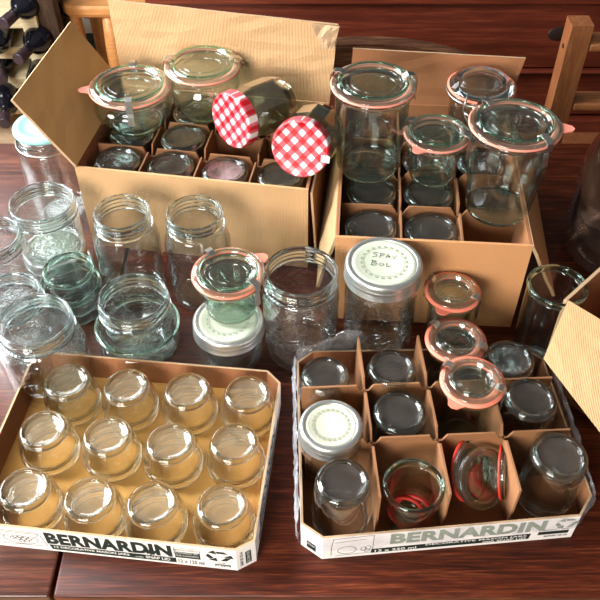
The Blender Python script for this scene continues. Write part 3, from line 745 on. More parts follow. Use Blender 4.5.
# ---------------------------------------------------------------- jars
def neck_profile(Rm, z0, z1, t=0.0035, threads=2):
    """closed ring: threaded mouth"""
    hh = z1-z0; o = [(Rm-0.001, z0), (Rm+0.0022, z0+hh*0.06), (Rm+0.0022, z0+hh*0.16), (Rm-0.0006, z0+hh*0.24)]
    for k_ in range(threads):
        b = z0+hh*(0.34+0.22*k_); o += [(Rm-0.0006, b), (Rm+0.0014, b+hh*0.05), (Rm+0.0014, b+hh*0.09), (Rm-0.0006, b+hh*0.15)]
    o += [(Rm-0.0006, z0+hh*0.90), (Rm+0.0004, z0+hh*0.95), (Rm-0.0006, z1), (Rm-t+0.0006, z1), (Rm-t-0.0006, z0+hh*0.93), (Rm-t-0.0006, z0)]
    return o
def mason_body(H, Rb, R, Rm, neck, shoulder, t=0.0035):
    zn = H-neck
    o = [(0, 0.004), (Rb*0.70, 0.004), (Rb*0.80, 0.0005), (Rb*0.93, 0.0), (Rb, 0.004), (R, 0.016), (R, zn-shoulder), (R, zn-shoulder*0.75), (Rm+(R-Rm)*0.35, zn-shoulder*0.15), (Rm-0.0002, zn+0.0002)]
    i = [(Rm-t, zn+0.0002), (Rm+(R-Rm)*0.35-t, zn-shoulder*0.2), (R-t, zn-shoulder*0.8), (R-t, zn-shoulder), (R-t, 0.02), (Rb-t, 0.010), (Rb*0.6, 0.008), (0, 0.0085)]
    return o+i
def embossing(parent, R, z, mat, a0=-90, w=0.018, flip=None):
    """raised outline of fruit and an oval on the jar wall"""
    pts = []
    for i in range(25):
        th = 2*math.pi*i/24; a = R_(a0)+w*math.cos(th)/R
        pts.append(((R+0.0003)*math.cos(a), (R+0.0003)*math.sin(a), z+w*0.62*math.sin(th)))
    tube('embossed_outline', pts, 0.0006, mat, parent, 6)
    pts = [(((R+0.0003)*math.cos(R_(a0)+w*0.5*math.cos(t_)*(1+0.3*math.cos(3*t_))/R)), ((R+0.0003)*math.sin(R_(a0)+w*0.5*math.cos(t_)*(1+0.3*math.cos(3*t_))/R)), z+w*0.35*math.sin(t_)) for t_ in [2*math.pi*i/24 for i in range(25)]]
    tube('embossed_outline', pts, 0.0005, mat, parent, 6)

def mason(label, loc, H, Rm, R, name='mason_jar', Rb=None, neck=0.020, shoulder=0.018, group=None, mat='glass_emb', rim='rim', emb=True, threads=2, rot=None):
    t = thing(name, label, 'jar', loc, group, rot)
    Rb = Rb or R*0.95
    lathe('body', mason_body(H, Rb, R, Rm, neck, shoulder), M[mat], t)
    lathe('threaded_mouth', neck_profile(Rm, H-neck, H, threads=threads), M[rim], t, closed=True, it=1)
    if emb: embossing(t, R, (H-neck)*0.48, M['emboss'])
    return t
def mason_lid(t, Rm, ztop, disk='cream', wreath=True, bh=0.017):
    """two-piece lid: flat disk and screw band"""
    Ro = Rm+0.0042
    lathe('screw_band', [(Ro-0.0075, ztop+0.0006), (Ro-0.0075, ztop+0.0022), (Ro-0.0035, ztop+0.003), (Ro-0.0006, ztop+0.001), (Ro, ztop-0.003), (Ro-0.0004, ztop-0.006), (Ro+0.0004, ztop-0.008), (Ro-0.0004, ztop-0.0105), (Ro+0.0006, ztop-bh+0.001), (Ro+0.0008, ztop-bh), (Ro-0.0016, ztop-bh), (Ro-0.0018, ztop-0.004), (Ro-0.004, ztop-0.0006)], M['band'], t, closed=True, it=1)
    lathe('lid_disk', [(0, ztop+0.0012), (Rm*0.80, ztop+0.0012), (Rm*0.83, ztop+0.0018), (Rm*0.86, ztop+0.0012), (Ro-0.0046, ztop+0.0012), (Ro-0.0046, ztop+0.0001), (0, ztop+0.0001)], M[disk], t, it=0)
    if wreath:
        r1 = Rm*0.62; ps = []
        for k_ in range(22):
            a = 2*math.pi*k_/22; c, s = math.cos(a), math.sin(a)
            for q, lw in ((-1, 1), (1, 1)):
                px_, py_ = r1*c-s*0.0012*q, r1*s+c*0.0012*q; rr = 0.0024
                ps.append([(px_-c*0.0004+s*0.0008, py_-s*0.0004-c*0.0008), (px_+c*rr*(1 if q > 0 else .7)+s*0.0006, py_+s*rr*(1 if q > 0 else .7)-c*0.0006), (px_+c*rr*.9-s*0.0012, py_+s*rr*.9+c*0.0012), (px_-c*0.0006-s*0.0009, py_-s*0.0006+c*0.0009)])
        ps += stroke_polys([circle_line(0, 0, r1*0.93, r1*0.93, 36)], 0.0005)
        flat_poly('printed_wreath', ps, M['print_grey'], t, Matrix.Translation((0, 0, ztop+0.0014)))
def inverted(label, loc, H, Rb, R, Rm, name='upturned_jar', group=None, mat='glass_gold', rim='rim_gold', neck=0.014, knurl=False):
    """jar standing on its mouth, base up"""
    t = thing(name, label, 'jar', loc, group)
    body = mason_body(H, Rb, R, Rm, neck, H*0.18)
    # deeper, rounder heel towards the base
    zn = H-neck
    body = [(0, 0.0045), (Rb*0.66, 0.0042), (Rb*0.80, 0.0005), (Rb*0.92, 0.0), (Rb, 0.0035), (Rb+(R-Rb)*0.30, 0.010), (R*0.985, zn-H*0.22), (R, zn-H*0.10), (Rm+0.0008, zn), (Rm-0.0002, zn+0.0002),
            (Rm-0.0035, zn+0.0002), (R-0.0035, zn-H*0.10), (R*0.985-0.0035, zn-H*0.22), (Rb-0.003, 0.014), (Rb*0.75, 0.0085), (0, 0.0088)]
    lathe('body', body, M[mat], t, flip=H, seg=96 if knurl else 48, knurl=(H-0.006, H+1, Rb*0.85) if knurl else None)
    lathe('threaded_mouth', neck_profile(Rm, zn, H, threads=2), M[rim], t, closed=True, it=1, flip=H)
    lathe('glass_base', [(0, 0.0030), (Rb*0.5, 0.0033), (Rb*0.74, 0.0022), (Rb*0.82, 0.0006), (Rb*0.84, 0.0030), (Rb*0.7, 0.0060), (0, 0.0066)], M['base_warm' if mat == 'glass_gold' else 'base_dusty'], t, flip=H)
    # heavy ring of the base
    lathe('base_ring', [(Rb*0.76, H-0.0002), (Rb*0.88, H+0.0018), (Rb*1.0, H-0.0005), (Rb*1.02, H-0.006), (Rb*0.90, H-0.0075), (Rb*0.78, H-0.004)], M[rim], t, closed=True, it=2)
    return t

def clamp(parent, r, z, ang):
    """sprung steel clamp hooked over lid and rim"""
    prof = [(r*0.70, z+0.0085), (r*0.80, z+0.0120), (r*0.96, z+0.0105), (r*1.035, z+0.006), (r*1.045, z-0.003), (r*0.985, z-0.0075), (r*1.01, z-0.014), (r*1.03, z-0.026)]
    V, Fc = [], []; wd = 0.0045; th = 0.0006
    for i, (rr, zz) in enumerate(prof):
        for s in (-1, 1):
            V += [(rr, wd*s, zz+th), (rr, wd*s, zz-th)]
    for i in range(len(prof)-1):
        a, b = i*4, i*4+4
        Fc += [(a, b, b+2, a+2), (a+1, a+3, b+3, b+1), (a, a+1, b+1, b), (a+2, b+2, b+3, a+3)]
    Fc += [(0, 2, 3, 1), (len(V)-4, len(V)-3, len(V)-1, len(V)-2)]
    o = mesh_obj('clamp', V, Fc, M['steel'], parent); o.rotation_euler = (0, 0, R_(ang)); return o
def seal_tab(parent, r, z, ang, mat):
    pts = [(r*0.96, -0.011), (r*1.06, -0.0085), (r*1.20, -0.0055), (r*1.25, 0), (r*1.20, 0.0055), (r*1.06, 0.0085), (r*0.96, 0.011)]
    V = [(x, y, z+dz) for dz in (0.0, 0.0016) for x, y in pts]; k_ = len(pts)
    Fc = [tuple(range(k_)), tuple(range(k_, 2*k_))]+[(i, (i+1) % k_, k_+(i+1) % k_, k_+i) for i in range(k_)]
    o = mesh_obj('seal_tab', V, Fc, mat, parent); o.rotation_euler = (0, 0, R_(ang)); return o
def glass_lid(t, r, z, clamps=(), tab=None, seal='seal', wide=False):
    """r: outer radius of lid rim, z: seal level"""
    q = 0.60 if wide else 0.74
    sm = M[seal]
    so = lathe('rubber_seal', [(r*(q+0.06), z), (r*1.0, z), (r*1.005, z+0.001), (r*1.0, z+0.002), (r*(q+0.06), z+0.002)], sm, t, closed=True, it=0)
    if tab is not None: seal_tab(so, r, z+0.0002, tab, sm)
    e = 0.90 if wide else 0.98
    lid = lathe('glass_lid', [(0, z+0.0035), (r*q*0.92, z+0.0032), (r*q*0.98, z+0.0045), (r*(q+0.03), z+0.0078), (r*(q+0.08), z+0.0080), (r*(q+0.11), z+0.0052), (r*(e-0.03), z+0.0046), (r*e, z+0.0036), (r*(e-0.01), z+0.0021), (r*(q+0.05), z+0.0021), (r*q*0.95, z-0.002), (0, z-0.002)], M['lid_glass'], t, it=1)
    lathe('glass_ring', [(r*(q+0.015), z+0.0074), (r*(q+0.055), z+0.0094), (r*(q+0.095), z+0.0074), (r*(q+0.055), z+0.0068)], M['rim' if wide else 'green_ring'], lid, closed=True, it=2)
    # strawberry outline pressed into the lid
    pts = []
    for i in range(33):
        a = 2*math.pi*i/32; rr = r*q*0.62*(1-0.22*math.sin(a)+0.10*math.cos(2*a)); pts.append((rr*math.cos(a), rr*math.sin(a)*0.9, z+0.0042))
    tube('embossed_outline', pts, 0.0006, M['emboss'], lid, 6)
    tube('embossed_outline', [(r*q*0.86*math.cos(R_(a)), r*q*0.86*math.sin(R_(a)), z+0.0042) for a in range(0, 361, 12)], 0.0005, M['emboss'], lid, 6)
    for a in clamps: clamp(t, r, z, a)
def weck(label, loc, H, r, shape='cyl', clamps=(), tab=None, seal='seal', lid=True, group=None, rb=None, wide=False, base='base_green', mat='glass_green', rim='rim_green', name=None):
    t = thing(name or ('glass_lidded_jar' if lid else 'open_glass_jar'), label, 'jar', loc, group)
    zt = H-0.0115 if lid else H
    tw = 0.003
    if shape == 'cyl':
        a, b = (rb or r*0.80), r*(0.88 if lid else 0.93)
        o = [(0, 0.003), (a*0.75, 0.002), (a*0.88, 0.0), (a*0.98, 0.006), (a, 0.02), (b*0.99, zt*0.6), (b, zt-0.02), (b, zt-0.012), (b-0.0005, zt-0.0095)]
    elif shape == 'tulip':
        a, b = (rb or r*0.62), r*0.86
        o = [(0, 0.003), (a*0.75, 0.002), (a*0.90, 0.0), (a*1.05, 0.006), (a*1.22, 0.018), (r*0.95, zt*0.42), (r*0.95, zt*0.66), (b, zt-0.018), (b-0.001, zt-0.0095)]
    else:  # straight sided little tumbler jar
        a, b = (rb or r*0.70), r*(0.80 if lid else 0.90)
        o = [(0, 0.003), (a*0.75, 0.002), (a*0.90, 0.0), (a, 0.006), (a*1.02, 0.02), (b, zt-0.025), (b, zt-0.0095)]
    inn = [(max(0.0, x-tw), max(z, 0.0075) if x < a*1.3 and z < 0.012 else z) for x, z in reversed(o[1:])]
    inn = [(x-0.0, z) for x, z in inn if x > 0.004][:-2] + [(a*0.7, 0.0085), (0, 0.0085)]
    lathe('body', o+inn, M[mat], t)
    k_ = 0.995 if lid else 1.0
    if not lid and shape != 'tulip' and b < r*0.93: pass
    lathe('rim', [(b-tw, zt-0.0095), (b+0.0006, zt-0.0095), (r*0.97*k_, zt-0.0065), (r*0.99*k_, zt-0.0025), (r*0.96*k_, zt-0.0002), (r*0.86, zt-0.0002), (b-tw, zt-0.003)], M[rim], t, closed=True, it=1)
    lathe('glass_base', [(0, 0.0034), (a*0.74, 0.0028), (a*0.86, 0.0008), (a*0.95, 0.0042), (a*0.93, 0.0082), (a*0.6, 0.0078), (0, 0.008)], M[base], t, it=1)
    if lid: glass_lid(t, r, zt, clamps, tab, seal, wide)
    return t

# --- right front tray: jars ---
def rcell(px, py, H): p = at(px, py, H); return (p.x, p.y, 0.0045)
g = 'upturned jars in the right tray'
def rt_inv(label, px, py, H, Rb, R=0.0335, Rm=0.030):
    return inverted(label, rcell(px, py, H+0.0045), H, Rb, R, Rm, group=g, mat='glass', rim='rim', neck=0.016, knurl=True)
rt_inv('upturned clear jar in the far left corner cell of the wrapped tray', 325, 374, 0.076, 0.0275)
rt_inv('upturned clear jar against the back wall of the wrapped tray, by the white divider edge', 392, 367, 0.080, 0.028)
rt_inv('upturned clear jar to the right of the white-lidded jar in the wrapped tray', 400, 411, 0.082, 0.0295)
rt_inv('upturned clear jar in the front left cell of the wrapped tray', 343, 481, 0.084, 0.0285, R=0.034)
rt_inv('upturned clear jar behind the far right divider beside the stacked glass lids', 510, 358, 0.078, 0.029)
rt_inv('upturned clear jar in the middle right cell of the wrapped tray', 531, 398, 0.084, 0.0295)
rt_inv('upturned clear jar in the front right cell of the wrapped tray', 560, 455, 0.084, 0.030)
t = mason('small jar with cream lid and printed wreath in the wrapped tray', rcell(331, 425, 0.088), 0.0825, 0.0305, 0.0335, emb=False)
mason_lid(t, 0.0315, 0.0825, 'cream')
t = weck('open glass jar with red rubber rings inside, in the front of the wrapped tray', rcell(414, 484, 0.082), 0.077, 0.0335, 'straight', lid=False, rim='rim_green')
jx, jy, _z = t.location
for k_, (dx, dy, dz, rr) in enumerate(((0.004, 0.002, 0.018, 0.022), (-0.003, 0.0, 0.0235, 0.021))):
    o = lathe('rubber_ring', [(rr-0.005, 0), (rr, 0), (rr, 0.0018), (rr-0.005, 0.0018)], M['seal_red'], None, closed=True, it=0)
    o.location = (jx+dx, jy+dy, dz); o.rotation_euler = (R_(8-14*k_), R_(10*k_-4), 0)
    tag(o, ('flat red rubber ring lying lower inside the open jar of the wrapped tray', 'flat red rubber ring lying uppermost inside the open jar of the wrapped tray')[k_], 'seal', 'red rubber rings in the open jar')
# glass lids with red seals standing on edge in their cell
lc = at(480, 478, 0.046)
for k_, (dx, dy, dz, nv, rr, sl) in enumerate((((-0.011), 0.012, -0.003, (0.70, -0.42, 0.50), 0.0345, 2), (0.0, 0.0, 0.0, (0.48, -0.56, 0.64), 0.0350, 1), (0.027, 0.012, -0.006, (0.93, -0.25, 0.25), 0.031, 2))):
    lab = ('glass jar lid with red seal leaning behind the big standing lid in a tray cell', 'big glass jar lid standing on edge and facing out of its tray cell', 'glass jar lid with red seal half hidden at the right of the standing lid')[k_]
    nv = Vector(nv).normalized()
    t = thing('glass_jar_lid', lab, 'lid', lc+Vector((dx, dy, dz)), 'glass lids on edge in the tray', rot=nv.to_track_quat('Z', 'Y').to_euler())
    r = rr
    lathe('glass_disk', [(0, 0.0035), (r*0.66, 0.0035), (r*0.72, 0.007), (r*0.80, 0.007), (r*0.86, 0.005), (r*0.98, 0.0045), (r, 0.003), (r*0.98, 0.002), (r*0.72, 0.002), (r*0.66, -0.001), (0, -0.001)], M['lid_glass'], t, it=1)
    lathe('glass_ring', [(r*0.90, 0.003), (r*0.96, 0.0080), (r*1.0, 0.0045), (r*0.96, 0.0012)], M['rim'], t, closed=True, it=1)
    if sl == 2: lathe('rubber_seal', [(r*0.72, -0.0005), (r*1.03, -0.0005), (r*1.03, 0.0015), (r*0.72, 0.0015)], M['seal_red'], t, closed=True, it=0)
# --- left front tray: twelve small jars ---
g = 'upturned small jars in the left tray'
rows = [('back', ((67, 381), (126, 386), (187, 390), (247, 393))), ('middle', ((43, 429), (107, 435), (170, 442), (234, 442))), ('front', ((24, 488), (89, 498), (152, 503), (222, 505)))]
cols = ('leftmost', 'second from the left', 'third from the left', 'rightmost')
proto = None
for rn, ps in rows:
    for cn, (px, py) in zip(cols, ps):
        H = 0.050
        p = at(px, py, H+0.0045)
        lab = f'small upturned jar in the {rn} row of the left tray, {cn}'
        if proto is None: t = proto = inverted(lab, (p.x, p.y, 0.0045), H, 0.0275, 0.0345, 0.0325, name='small_upturned_jar', group=g)
        else: t = copy_tree(proto); t.location = (p.x, p.y, 0.0045); t['label'] = lab
        t.rotation_euler = (0, 0, random.uniform(0, 6.28))

# --- upturned jars inside the big cartons ---
H = 0.129
def carton_jars(bx0, nx, ny, skip, group, labf, Rb=0.0325):
    pr0 = None
    for i in range(nx):
        for j in range(ny):
            if (i, j) in skip: continue
            g_ = 0.006
            p = bx0.pt(g_+(bx0.L-2*g_)*(i+0.5)/nx, g_+(bx0.W-2*g_)*(j+0.5)/ny, 0.0052)
            lab = labf(i, j)
            if pr0 is None: t = pr0 = inverted(lab, p, H, Rb, 0.0345, 0.031, group=group, mat='glass', rim='rim', neck=0.018, knurl=True)
            else: t = copy_tree(pr0); t.location = p; t['label'] = lab
rl = ('front', 'middle', 'rear')
nth = ('first', 'second', 'third', 'fourth')
carton_jars(LB, 4, 3, {(2, 2), (3, 1), (3, 2), (2, 1)}, 'upturned jars in the back left carton', lambda i, j: f'upturned clear jar in the {rl[j]} row of the back left carton, {nth[i]} from the left')
rl2 = ('front', 'second', 'third', 'rear')
carton_jars(RB, 3, 4, {(2, 0), (2, 1)}, 'upturned jars in the right back carton', lambda i, j: f'upturned clear jar in the {rl2[j]} row of the right back carton, {nth[i]} from the left', 0.0335)

# --- glass-lidded jars standing on the cartons ---
ZB = 0.1235
def stand(px, py, w, bx0, by0, zb):
    b = at(bx0, by0, zb); k_ = (px-300)/FPX
    top = atY(px, py, b.y); r = w/2*((Vector((b.x, b.y, top.z))-_E).dot(_F))/FPX
    return (top.x, b.y, zb), top.z-zb, r
def rad(w, px, py, z): return w/2*((at(px, py, z)-_E).dot(_F))/FPX
def on(px, py, ztop, zb): p = at(px, py, ztop); return (p.x, p.y, zb)
def std(label, px, py, w, bx0, by0, zb, shape, cl, tab, rbf):
    loc, H_, r = stand(px, py, w, bx0, by0, zb); print(label[:30], loc, round(H_, 3), round(r, 3))
    return weck(label, loc, H_, r, shape, cl, tab, 'seal_pink', rb=r*rbf, rim='rim')
std('wide glass-lidded tulip jar with pink seal, nearest the raised left flap', 129, 80, 83, 134, 124, 0.1345, 'tulip', (-83, 93), 188, 0.68)
std('wide glass-lidded tulip jar with pink seal against the raised back flap', 202, 59, 77, 205, 112, 0.1345, 'tulip', (8, 172), None, 0.68)
std('large cylindrical glass-lidded jar at the left of the right back carton', 374, 77, 87, 371, 168, 0.1395, 'cyl', (10, 158), None, 0.78)
std('small glass-lidded jar with pink seal between the two tall jars', 438, 127, 67, 434, 177, 0.1395, 'straight', (150, -25), -128, 0.70)
std('tall glass-lidded jar with orange tab at the right of the right back carton', 517, 117, 94, 498, 209, 0.1395, 'cyl', (128, -58), -8, 0.76)
# (placed from lid and base)
# clip top jar with wire bail
p = on(483, 80, 0.2215, 0.1395)
t = thing('clip_top_jar', 'clip-top glass jar with orange seal and wire bail behind the tall jars', 'jar', p)
hh = 0.084
lathe('body', [(0, 0.004), (0.030, 0.003), (0.036, 0), (0.041, 0.008), (0.043, 0.03), (0.044, hh-0.03), (0.0435, hh-0.022), (0.0400, hh-0.022), (0.0405, 0.03), (0.037, 0.011), (0.02, 0.009), (0, 0.009)], M['glass'], t)
lathe('rim', [(0.0395, hh-0.0225), (0.0445, hh-0.0225), (0.0475, hh-0.018), (0.0475, hh-0.014), (0.045, hh-0.013), (0.0395, hh-0.013)], M['rim'], t, closed=True, it=1)
lathe('rubber_seal', [(0.036, hh-0.0129), (0.049, hh-0.0129), (0.049, hh-0.0105), (0.036, hh-0.0105)], M['seal'], t, closed=True, it=0)
lathe('domed_glass_lid', [(0, hh-0.003), (0.028, hh-0.002), (0.032, hh+0.001), (0.037, hh), (0.044, hh-0.006), (0.047, hh-0.0095), (0.046, hh-0.0104), (0.034, hh-0.0104), (0.028, hh-0.007), (0, hh-0.008)], M['rim'], t)
tube('wire_bail', [(0.049*math.cos(R_(a)), 0.049*math.sin(R_(a)), hh-0.0175) for a in range(0, 360, 15)], 0.0011, M['steel'], t, 8, closed=True)
ca, sa_ = math.cos(R_(-112)), math.sin(R_(-112))
for s in (-0.011, 0.011):
    tube('wire_clip', [(0.044*ca-s*sa_, 0.044*sa_+s*ca, hh-0.002), (0.053*ca-s*sa_, 0.053*sa_+s*ca, hh-0.010), (0.054*ca-s*sa_*1.2, 0.054*sa_+s*1.2*ca, hh-0.022), (0.050*ca-s*sa_*0.6, 0.050*sa_+s*0.6*ca, hh-0.038), (0.052*ca, 0.052*sa_, hh-0.046)], 0.0011, M['steel'], t, 8)
tube('wire_clip', [(0.052*ca+0.013*sa_, 0.052*sa_-0.013*ca, hh-0.026), (0.056*ca, 0.056*sa_, hh-0.030), (0.052*ca-0.013*sa_, 0.052*sa_+0.013*ca, hh-0.026)], 0.0012, M['steel'], t, 8)

# --- three small glass-lidded jars in a line ---
g = 'small glass-lidded jars with orange seals'
weck('small glass-lidded jar with orange seal, farthest of three, against the carton', on(454, 286, 0.112, 0), 0.112, 0.0355, 'straight', (150, -35), -118, 'seal', group=g, wide=True, rim='rim')
weck('small glass-lidded jar with orange seal, in the middle of three', on(457, 335, 0.104, 0), 0.104, 0.0370, 'straight', (140, -28), None, 'seal', group=g, wide=True, rim='rim')
weck('small glass-lidded jar with orange seal and tab, nearest of three, in the wrapped tray', on(474, 376, 0.124, 0.006), 0.118, 0.0365, 'straight', (146, -30), -128, 'seal', group=g, wide=True, rim='rim')

# --- jars on the table ---
t = mason('clear jar with cream lid under the orange-sealed glass jar', on(228, 319, 0.071, 0), 0.069, 0.0405, 0.0425, emb=False, neck=0.018)
mason_lid(t, 0.0415, 0.069, 'mint')
weck('glass-lidded jar with wide orange seal stacked on the cream-lidded jar', on(228, 267, 0.146, 0.0722), 0.074, 0.0455, 'straight', (130, -38), 35, 'seal', rb=0.033, rim='rim')
t = mason('open clear jar in the centre of the table, right of the stacked jars', on(301, 270, 0.145, 0), 0.145, 0.0445, 0.0485, neck=0.024, shoulder=0.02)
t = mason('clear jar with handwritten lid in front of the right back carton', on(384, 262, 0.158, 0), 0.156, 0.0425, 0.0455, neck=0.020, shoulder=0.016)
mason_lid(t, 0.0430, 0.156, 'mint', bh=0.020)
hw = {'S': [[(.9, .95), (.3, 1), (.1, .75), (.7, .45), (.6, .1), (0, 0)]], 'P': [[(0.1, -.1), (.3, 1)], [(.1, .95), (.9, .85), (.7, .5), (.2, .45)]], 'A': [[(0, 0), (.4, .9), (.7, 0)], [(.1, .4), (.7, .4)]],
      'Y': [[(0, .7), (.35, .4)], [(.8, .8), (.1, -.2)]], 'B': [[(.1, 0), (.25, 1)], [(.1, 1), (.8, .8), (.3, .55), (.9, .3), (.5, 0), (0, 0)]], 'O': [circle_line(.45, .3, .3, .3, 10)], 'L': [[(.2, .8), (.1, 0), (.8, .1)]]}
ps = []
for word, x0, y0, sc in (('SPAY', -0.014, 0.009, 0.0075), ('BOL', -0.016, -0.006, 0.0085)):
    for i, ch in enumerate(word):
        ps += stroke_polys([[(x0+(x+i*1.05)*sc, y0+y*sc-i*0.0008) for x, y in ln] for ln in hw[ch]], 0.0007)
flat_poly('handwriting', ps, M['ink'], t, Matrix.Translation((0, 0, 0.156+0.0017)) @ Matrix.Rotation(R_(-4), 4, 'Z'))
# left crowd
mason('tall open clear jar in front of the left carton, nearer the left', on(121, 211, 0.15, 0), 0.15, 0.0365, 0.0445, neck=0.024, shoulder=0.03, mat='glass')
mason('tall open clear jar in front of the left carton, behind the stacked jars', on(194, 212, 0.15, 0), 0.15, 0.0365, 0.0445, neck=0.024, shoulder=0.03, mat='glass')
bw = weck('wide open bowl-shaped jar with a green rim holding a smaller jar', on(137, 322, 0.062, 0), 0.062, 0.0555, 'tulip', lid=False, rb=0.036, mat='glass')
mason('open clear jar standing inside the green-rimmed bowl jar', (bw.location.x+0.001, bw.location.y+0.002, 0.0092), 0.098, 0.0435, 0.0425, neck=0.024, shoulder=0.01, Rb=0.034)
lo = weck('low open jar with a green rim under a smaller green-rimmed jar', on(70, 283, 0.055, 0), 0.055, 0.042, 'straight', lid=False, rb=0.036, mat='glass', base='rim')
weck('little open jar with a green rim nested in the low jar', (lo.location.x+0.002, lo.location.y+0.001, 0.0092), 0.072, 0.0345, 'straight', lid=False, rb=0.027, mat='glass', base='rim')
lw = mason('low wide jar with mint lid supporting an open jar at the left', on(54, 247, 0.055, 0), 0.052, 0.040, 0.045, neck=0.014, shoulder=0.01, emb=False)
mason_lid(lw, 0.0405, 0.052, 'mint', wreath=False, bh=0.012)
mason('open wide-mouthed jar stacked on a low jar at the left', on(41, 201, 0.140, 0.053), 0.087, 0.0435, 0.0440, neck=0.022, shoulder=0.008, mat='glass_emb')
mason('open clear jar cut by the left picture edge, farthest back', on(-12, 235, 0.13, 0), 0.13, 0.0405, 0.046, neck=0.022)
mason('open textured jar at the left edge, behind the largest open jar', on(9, 293, 0.108, 0), 0.108, 0.0385, 0.045, neck=0.020)
mason('large open clear jar at the left edge beside the front tray', on(34, 319, 0.12, 0), 0.12, 0.0435, 0.052, neck=0.022, shoulder=0.028)
# tall jar behind the flap with teal lid
t = mason('tall clear jar with teal lid behind the raised left flap', on(43, 124, 0.165, 0), 0.163, 0.042, 0.047, neck=0.028, shoulder=0.025, mat='glass')
lathe('glass_lid', [(0, 0.163), (0.030, 0.1632), (0.034, 0.166), (0.040, 0.166), (0.0445, 0.163), (0.0445, 0.158), (0.0425, 0.158), (0.042, 0.1632-0.001), (0, 0.1622)], M['teal'], t, it=1)
tube('wire_bail', [(0.0455*math.cos(R_(a)), 0.0455*math.sin(R_(a)), 0.139) for a in range(0, 360, 15)], 0.001, M['steel'], t, 8, closed=True)
# steel clamp leaning in the nested jar
cl = thing('loose_clamp', 'narrow steel clip standing against the small green-rimmed jars', 'clip', at(97, 268, 0.05))
tube('strip', [(-0.006, 0, 0.032), (-0.004, -0.001, 0.015), (0.0, -0.002, 0.0), (0.006, -0.002, -0.012), (0.010, 0, -0.014)], 0.0016, M['steel'], cl, 8)
# dark tall cylinder jar, right
weck('tall open glass cylinder jar between the right carton and the edge carton', on(558, 284, 0.15, 0), 0.15, 0.0365, 'cyl', lid=False, rb=0.031, mat='glass')
# large jug at the right edge
jp = at(618, 300, 0.0)
t = thing('glass_jug', 'large smoky glass jug cut by the right picture edge', 'jug', (0.492, 0.90, 0))
lathe('body', [(0, 0.005), (0.07, 0.003), (0.088, 0), (0.096, 0.015), (0.096, 0.12), (0.094, 0.16), (0.07, 0.21), (0.032, 0.245), (0.025, 0.26), (0.022, 0.26), (0.029, 0.243), (0.067, 0.206), (0.091, 0.158), (0.093, 0.12), (0.092, 0.018), (0.07, 0.008), (0, 0.009)], M['brown_glass'], t, 64)
lathe('mouth', [(0.021, 0.259), (0.0265, 0.259), (0.029, 0.265), (0.027, 0.272), (0.027, 0.282), (0.024, 0.284), (0.021, 0.282)], M['rim'], t, closed=True, it=1)

# --- jam jars with gingham lids, lying on the left carton ---
def jam(label, c, nrm, Rl=0.0345, Lh=0.088, tagm=False):
    nrm = Vector(nrm).normalized()
    q = nrm.to_track_quat('Z', 'Y'); base = Vector(c)-nrm*Lh*1.17
    t = thing('gingham_lid_jar', label, 'jar', base, 'jam jars with gingham lids', rot=q.to_euler()); t.scale = (1.17, 1.17, 1.17)
    zt = Lh-0.012
    o = [(0, 0.004), (0.020, 0.003), (0.025, 0.0), (0.031, 0.006), (0.0345, 0.022), (0.0345, 0.056), (0.031, zt-0.006), (0.030, zt+0.004)]
    i = [(0.027, zt+0.004), (0.0285, zt-0.006), (0.0315, 0.055), (0.0315, 0.022), (0.027, 0.010), (0, 0.009)]
    lathe('body', o+i, M['jam_glass'], t, 12, it=0, smooth=False)
    lathe('gingham_lid', [(0, Lh), (Rl*0.86, Lh), (Rl*0.90, Lh+0.0012), (Rl*0.97, Lh+0.001), (Rl, Lh-0.002), (Rl, Lh-0.011), (Rl*1.01, Lh-0.013), (Rl*0.97, Lh-0.013), (Rl*0.96, Lh-0.002), (0, Lh-0.001)], M['gingham'], t, 48, it=1)
    if tagm:
        V, Fc = [], []; box_geo(V, Fc, (Rl*0.90, -0.006, Lh+0.0018), (0.010, 0.008, 0.0004)); s = mesh_obj('lid_sticker', V, Fc, M['white_ink'], t)
    return t
jam('lying jar with red gingham lid turned sideways to the left', at(231, 121, 0.188), (-0.70, -0.70, 0.10))
jam('tilted jar with red gingham lid facing the viewer', at(300, 149, 0.192), (-0.28, -0.90, 0.26), tagm=True)

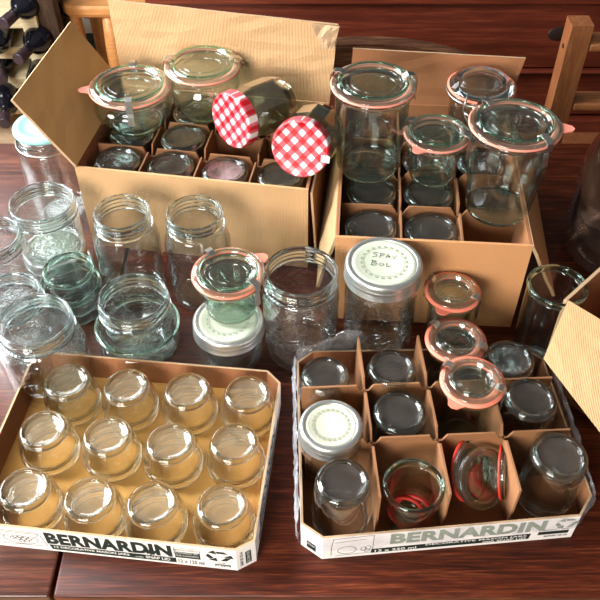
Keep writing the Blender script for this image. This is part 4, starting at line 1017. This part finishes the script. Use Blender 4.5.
# ---------------------------------------------------------------- torn clear film round the right tray
def film(name, path, z0, z1, seed, out=0.006, lean=0.0, n=46, m=7):
    rnd = random.Random(seed); P = [Vector((x, y, 0)) for x, y in path]
    seg = [(P[i+1]-P[i]).length for i in range(len(P)-1)]; tot = sum(seg); V, Fc = [], []
    for i in range(n+1):
        s = tot*i/n; k_ = 0
        while k_ < len(seg)-1 and s > seg[k_]: s -= seg[k_]; k_ += 1
        d_ = (P[k_+1]-P[k_]).normalized(); p = P[k_]+d_*s; nn = Vector((d_.y, -d_.x, 0))
        a = z0(i/n) if callable(z0) else z0; b = z1(i/n) if callable(z1) else z1
        b += rnd.uniform(-0.002, 0.002); a += rnd.uniform(-0.001, 0.001)
        for j in range(m+1):
            u = j/m; V.append(p+nn*(out*(0.35+0.65*math.sin(math.pi*min(1, u*1.1)))+lean*u+rnd.uniform(-0.0015, 0.0015))+Vector((0, 0, max(0.001, a+(b-a)*u))))
    for i in range(n):
        for j in range(m): Fc.append((i*(m+1)+j, (i+1)*(m+1)+j, (i+1)*(m+1)+j+1, i*(m+1)+j+1))
    o = mesh_obj(name, V, Fc, M['film'], None, True, recalc=False)
    sol = o.modifiers.new('thickness', 'SOLIDIFY'); sol.thickness = 0.0003
    return o
R0 = RT_poly
o = film('plastic_film', [(0.10, 0.668), R0[5], R0[6], R0[7]], 0.002, lambda u: 0.058+0.020*math.exp(-((u-0.12)/0.07)**2)+0.012*math.exp(-((u-0.45)/0.1)**2), 4)
tag(o, 'crinkled clear film along the left side of the wrapped tray', 'plastic wrap', 'torn shrink film')
o = film('plastic_film', [R0[7], R0[0], R0[1], R0[2]], lambda u: 0.015+0.006*math.sin(u*23)*(1-u)+0.007*u, 0.047, 8, out=0.0025)
o.data.materials[0] = M['film_flat']
tag(o, 'torn clear film over the printed front of the wrapped tray', 'plastic wrap', 'torn shrink film')
o = film('plastic_film', [R0[2], R0[3], R0[4]], 0.004, lambda u: 0.05+0.012*math.sin(u*3.1), 12, out=0.008)
tag(o, 'crinkled clear film along the right side of the wrapped tray', 'plastic wrap', 'torn shrink film')
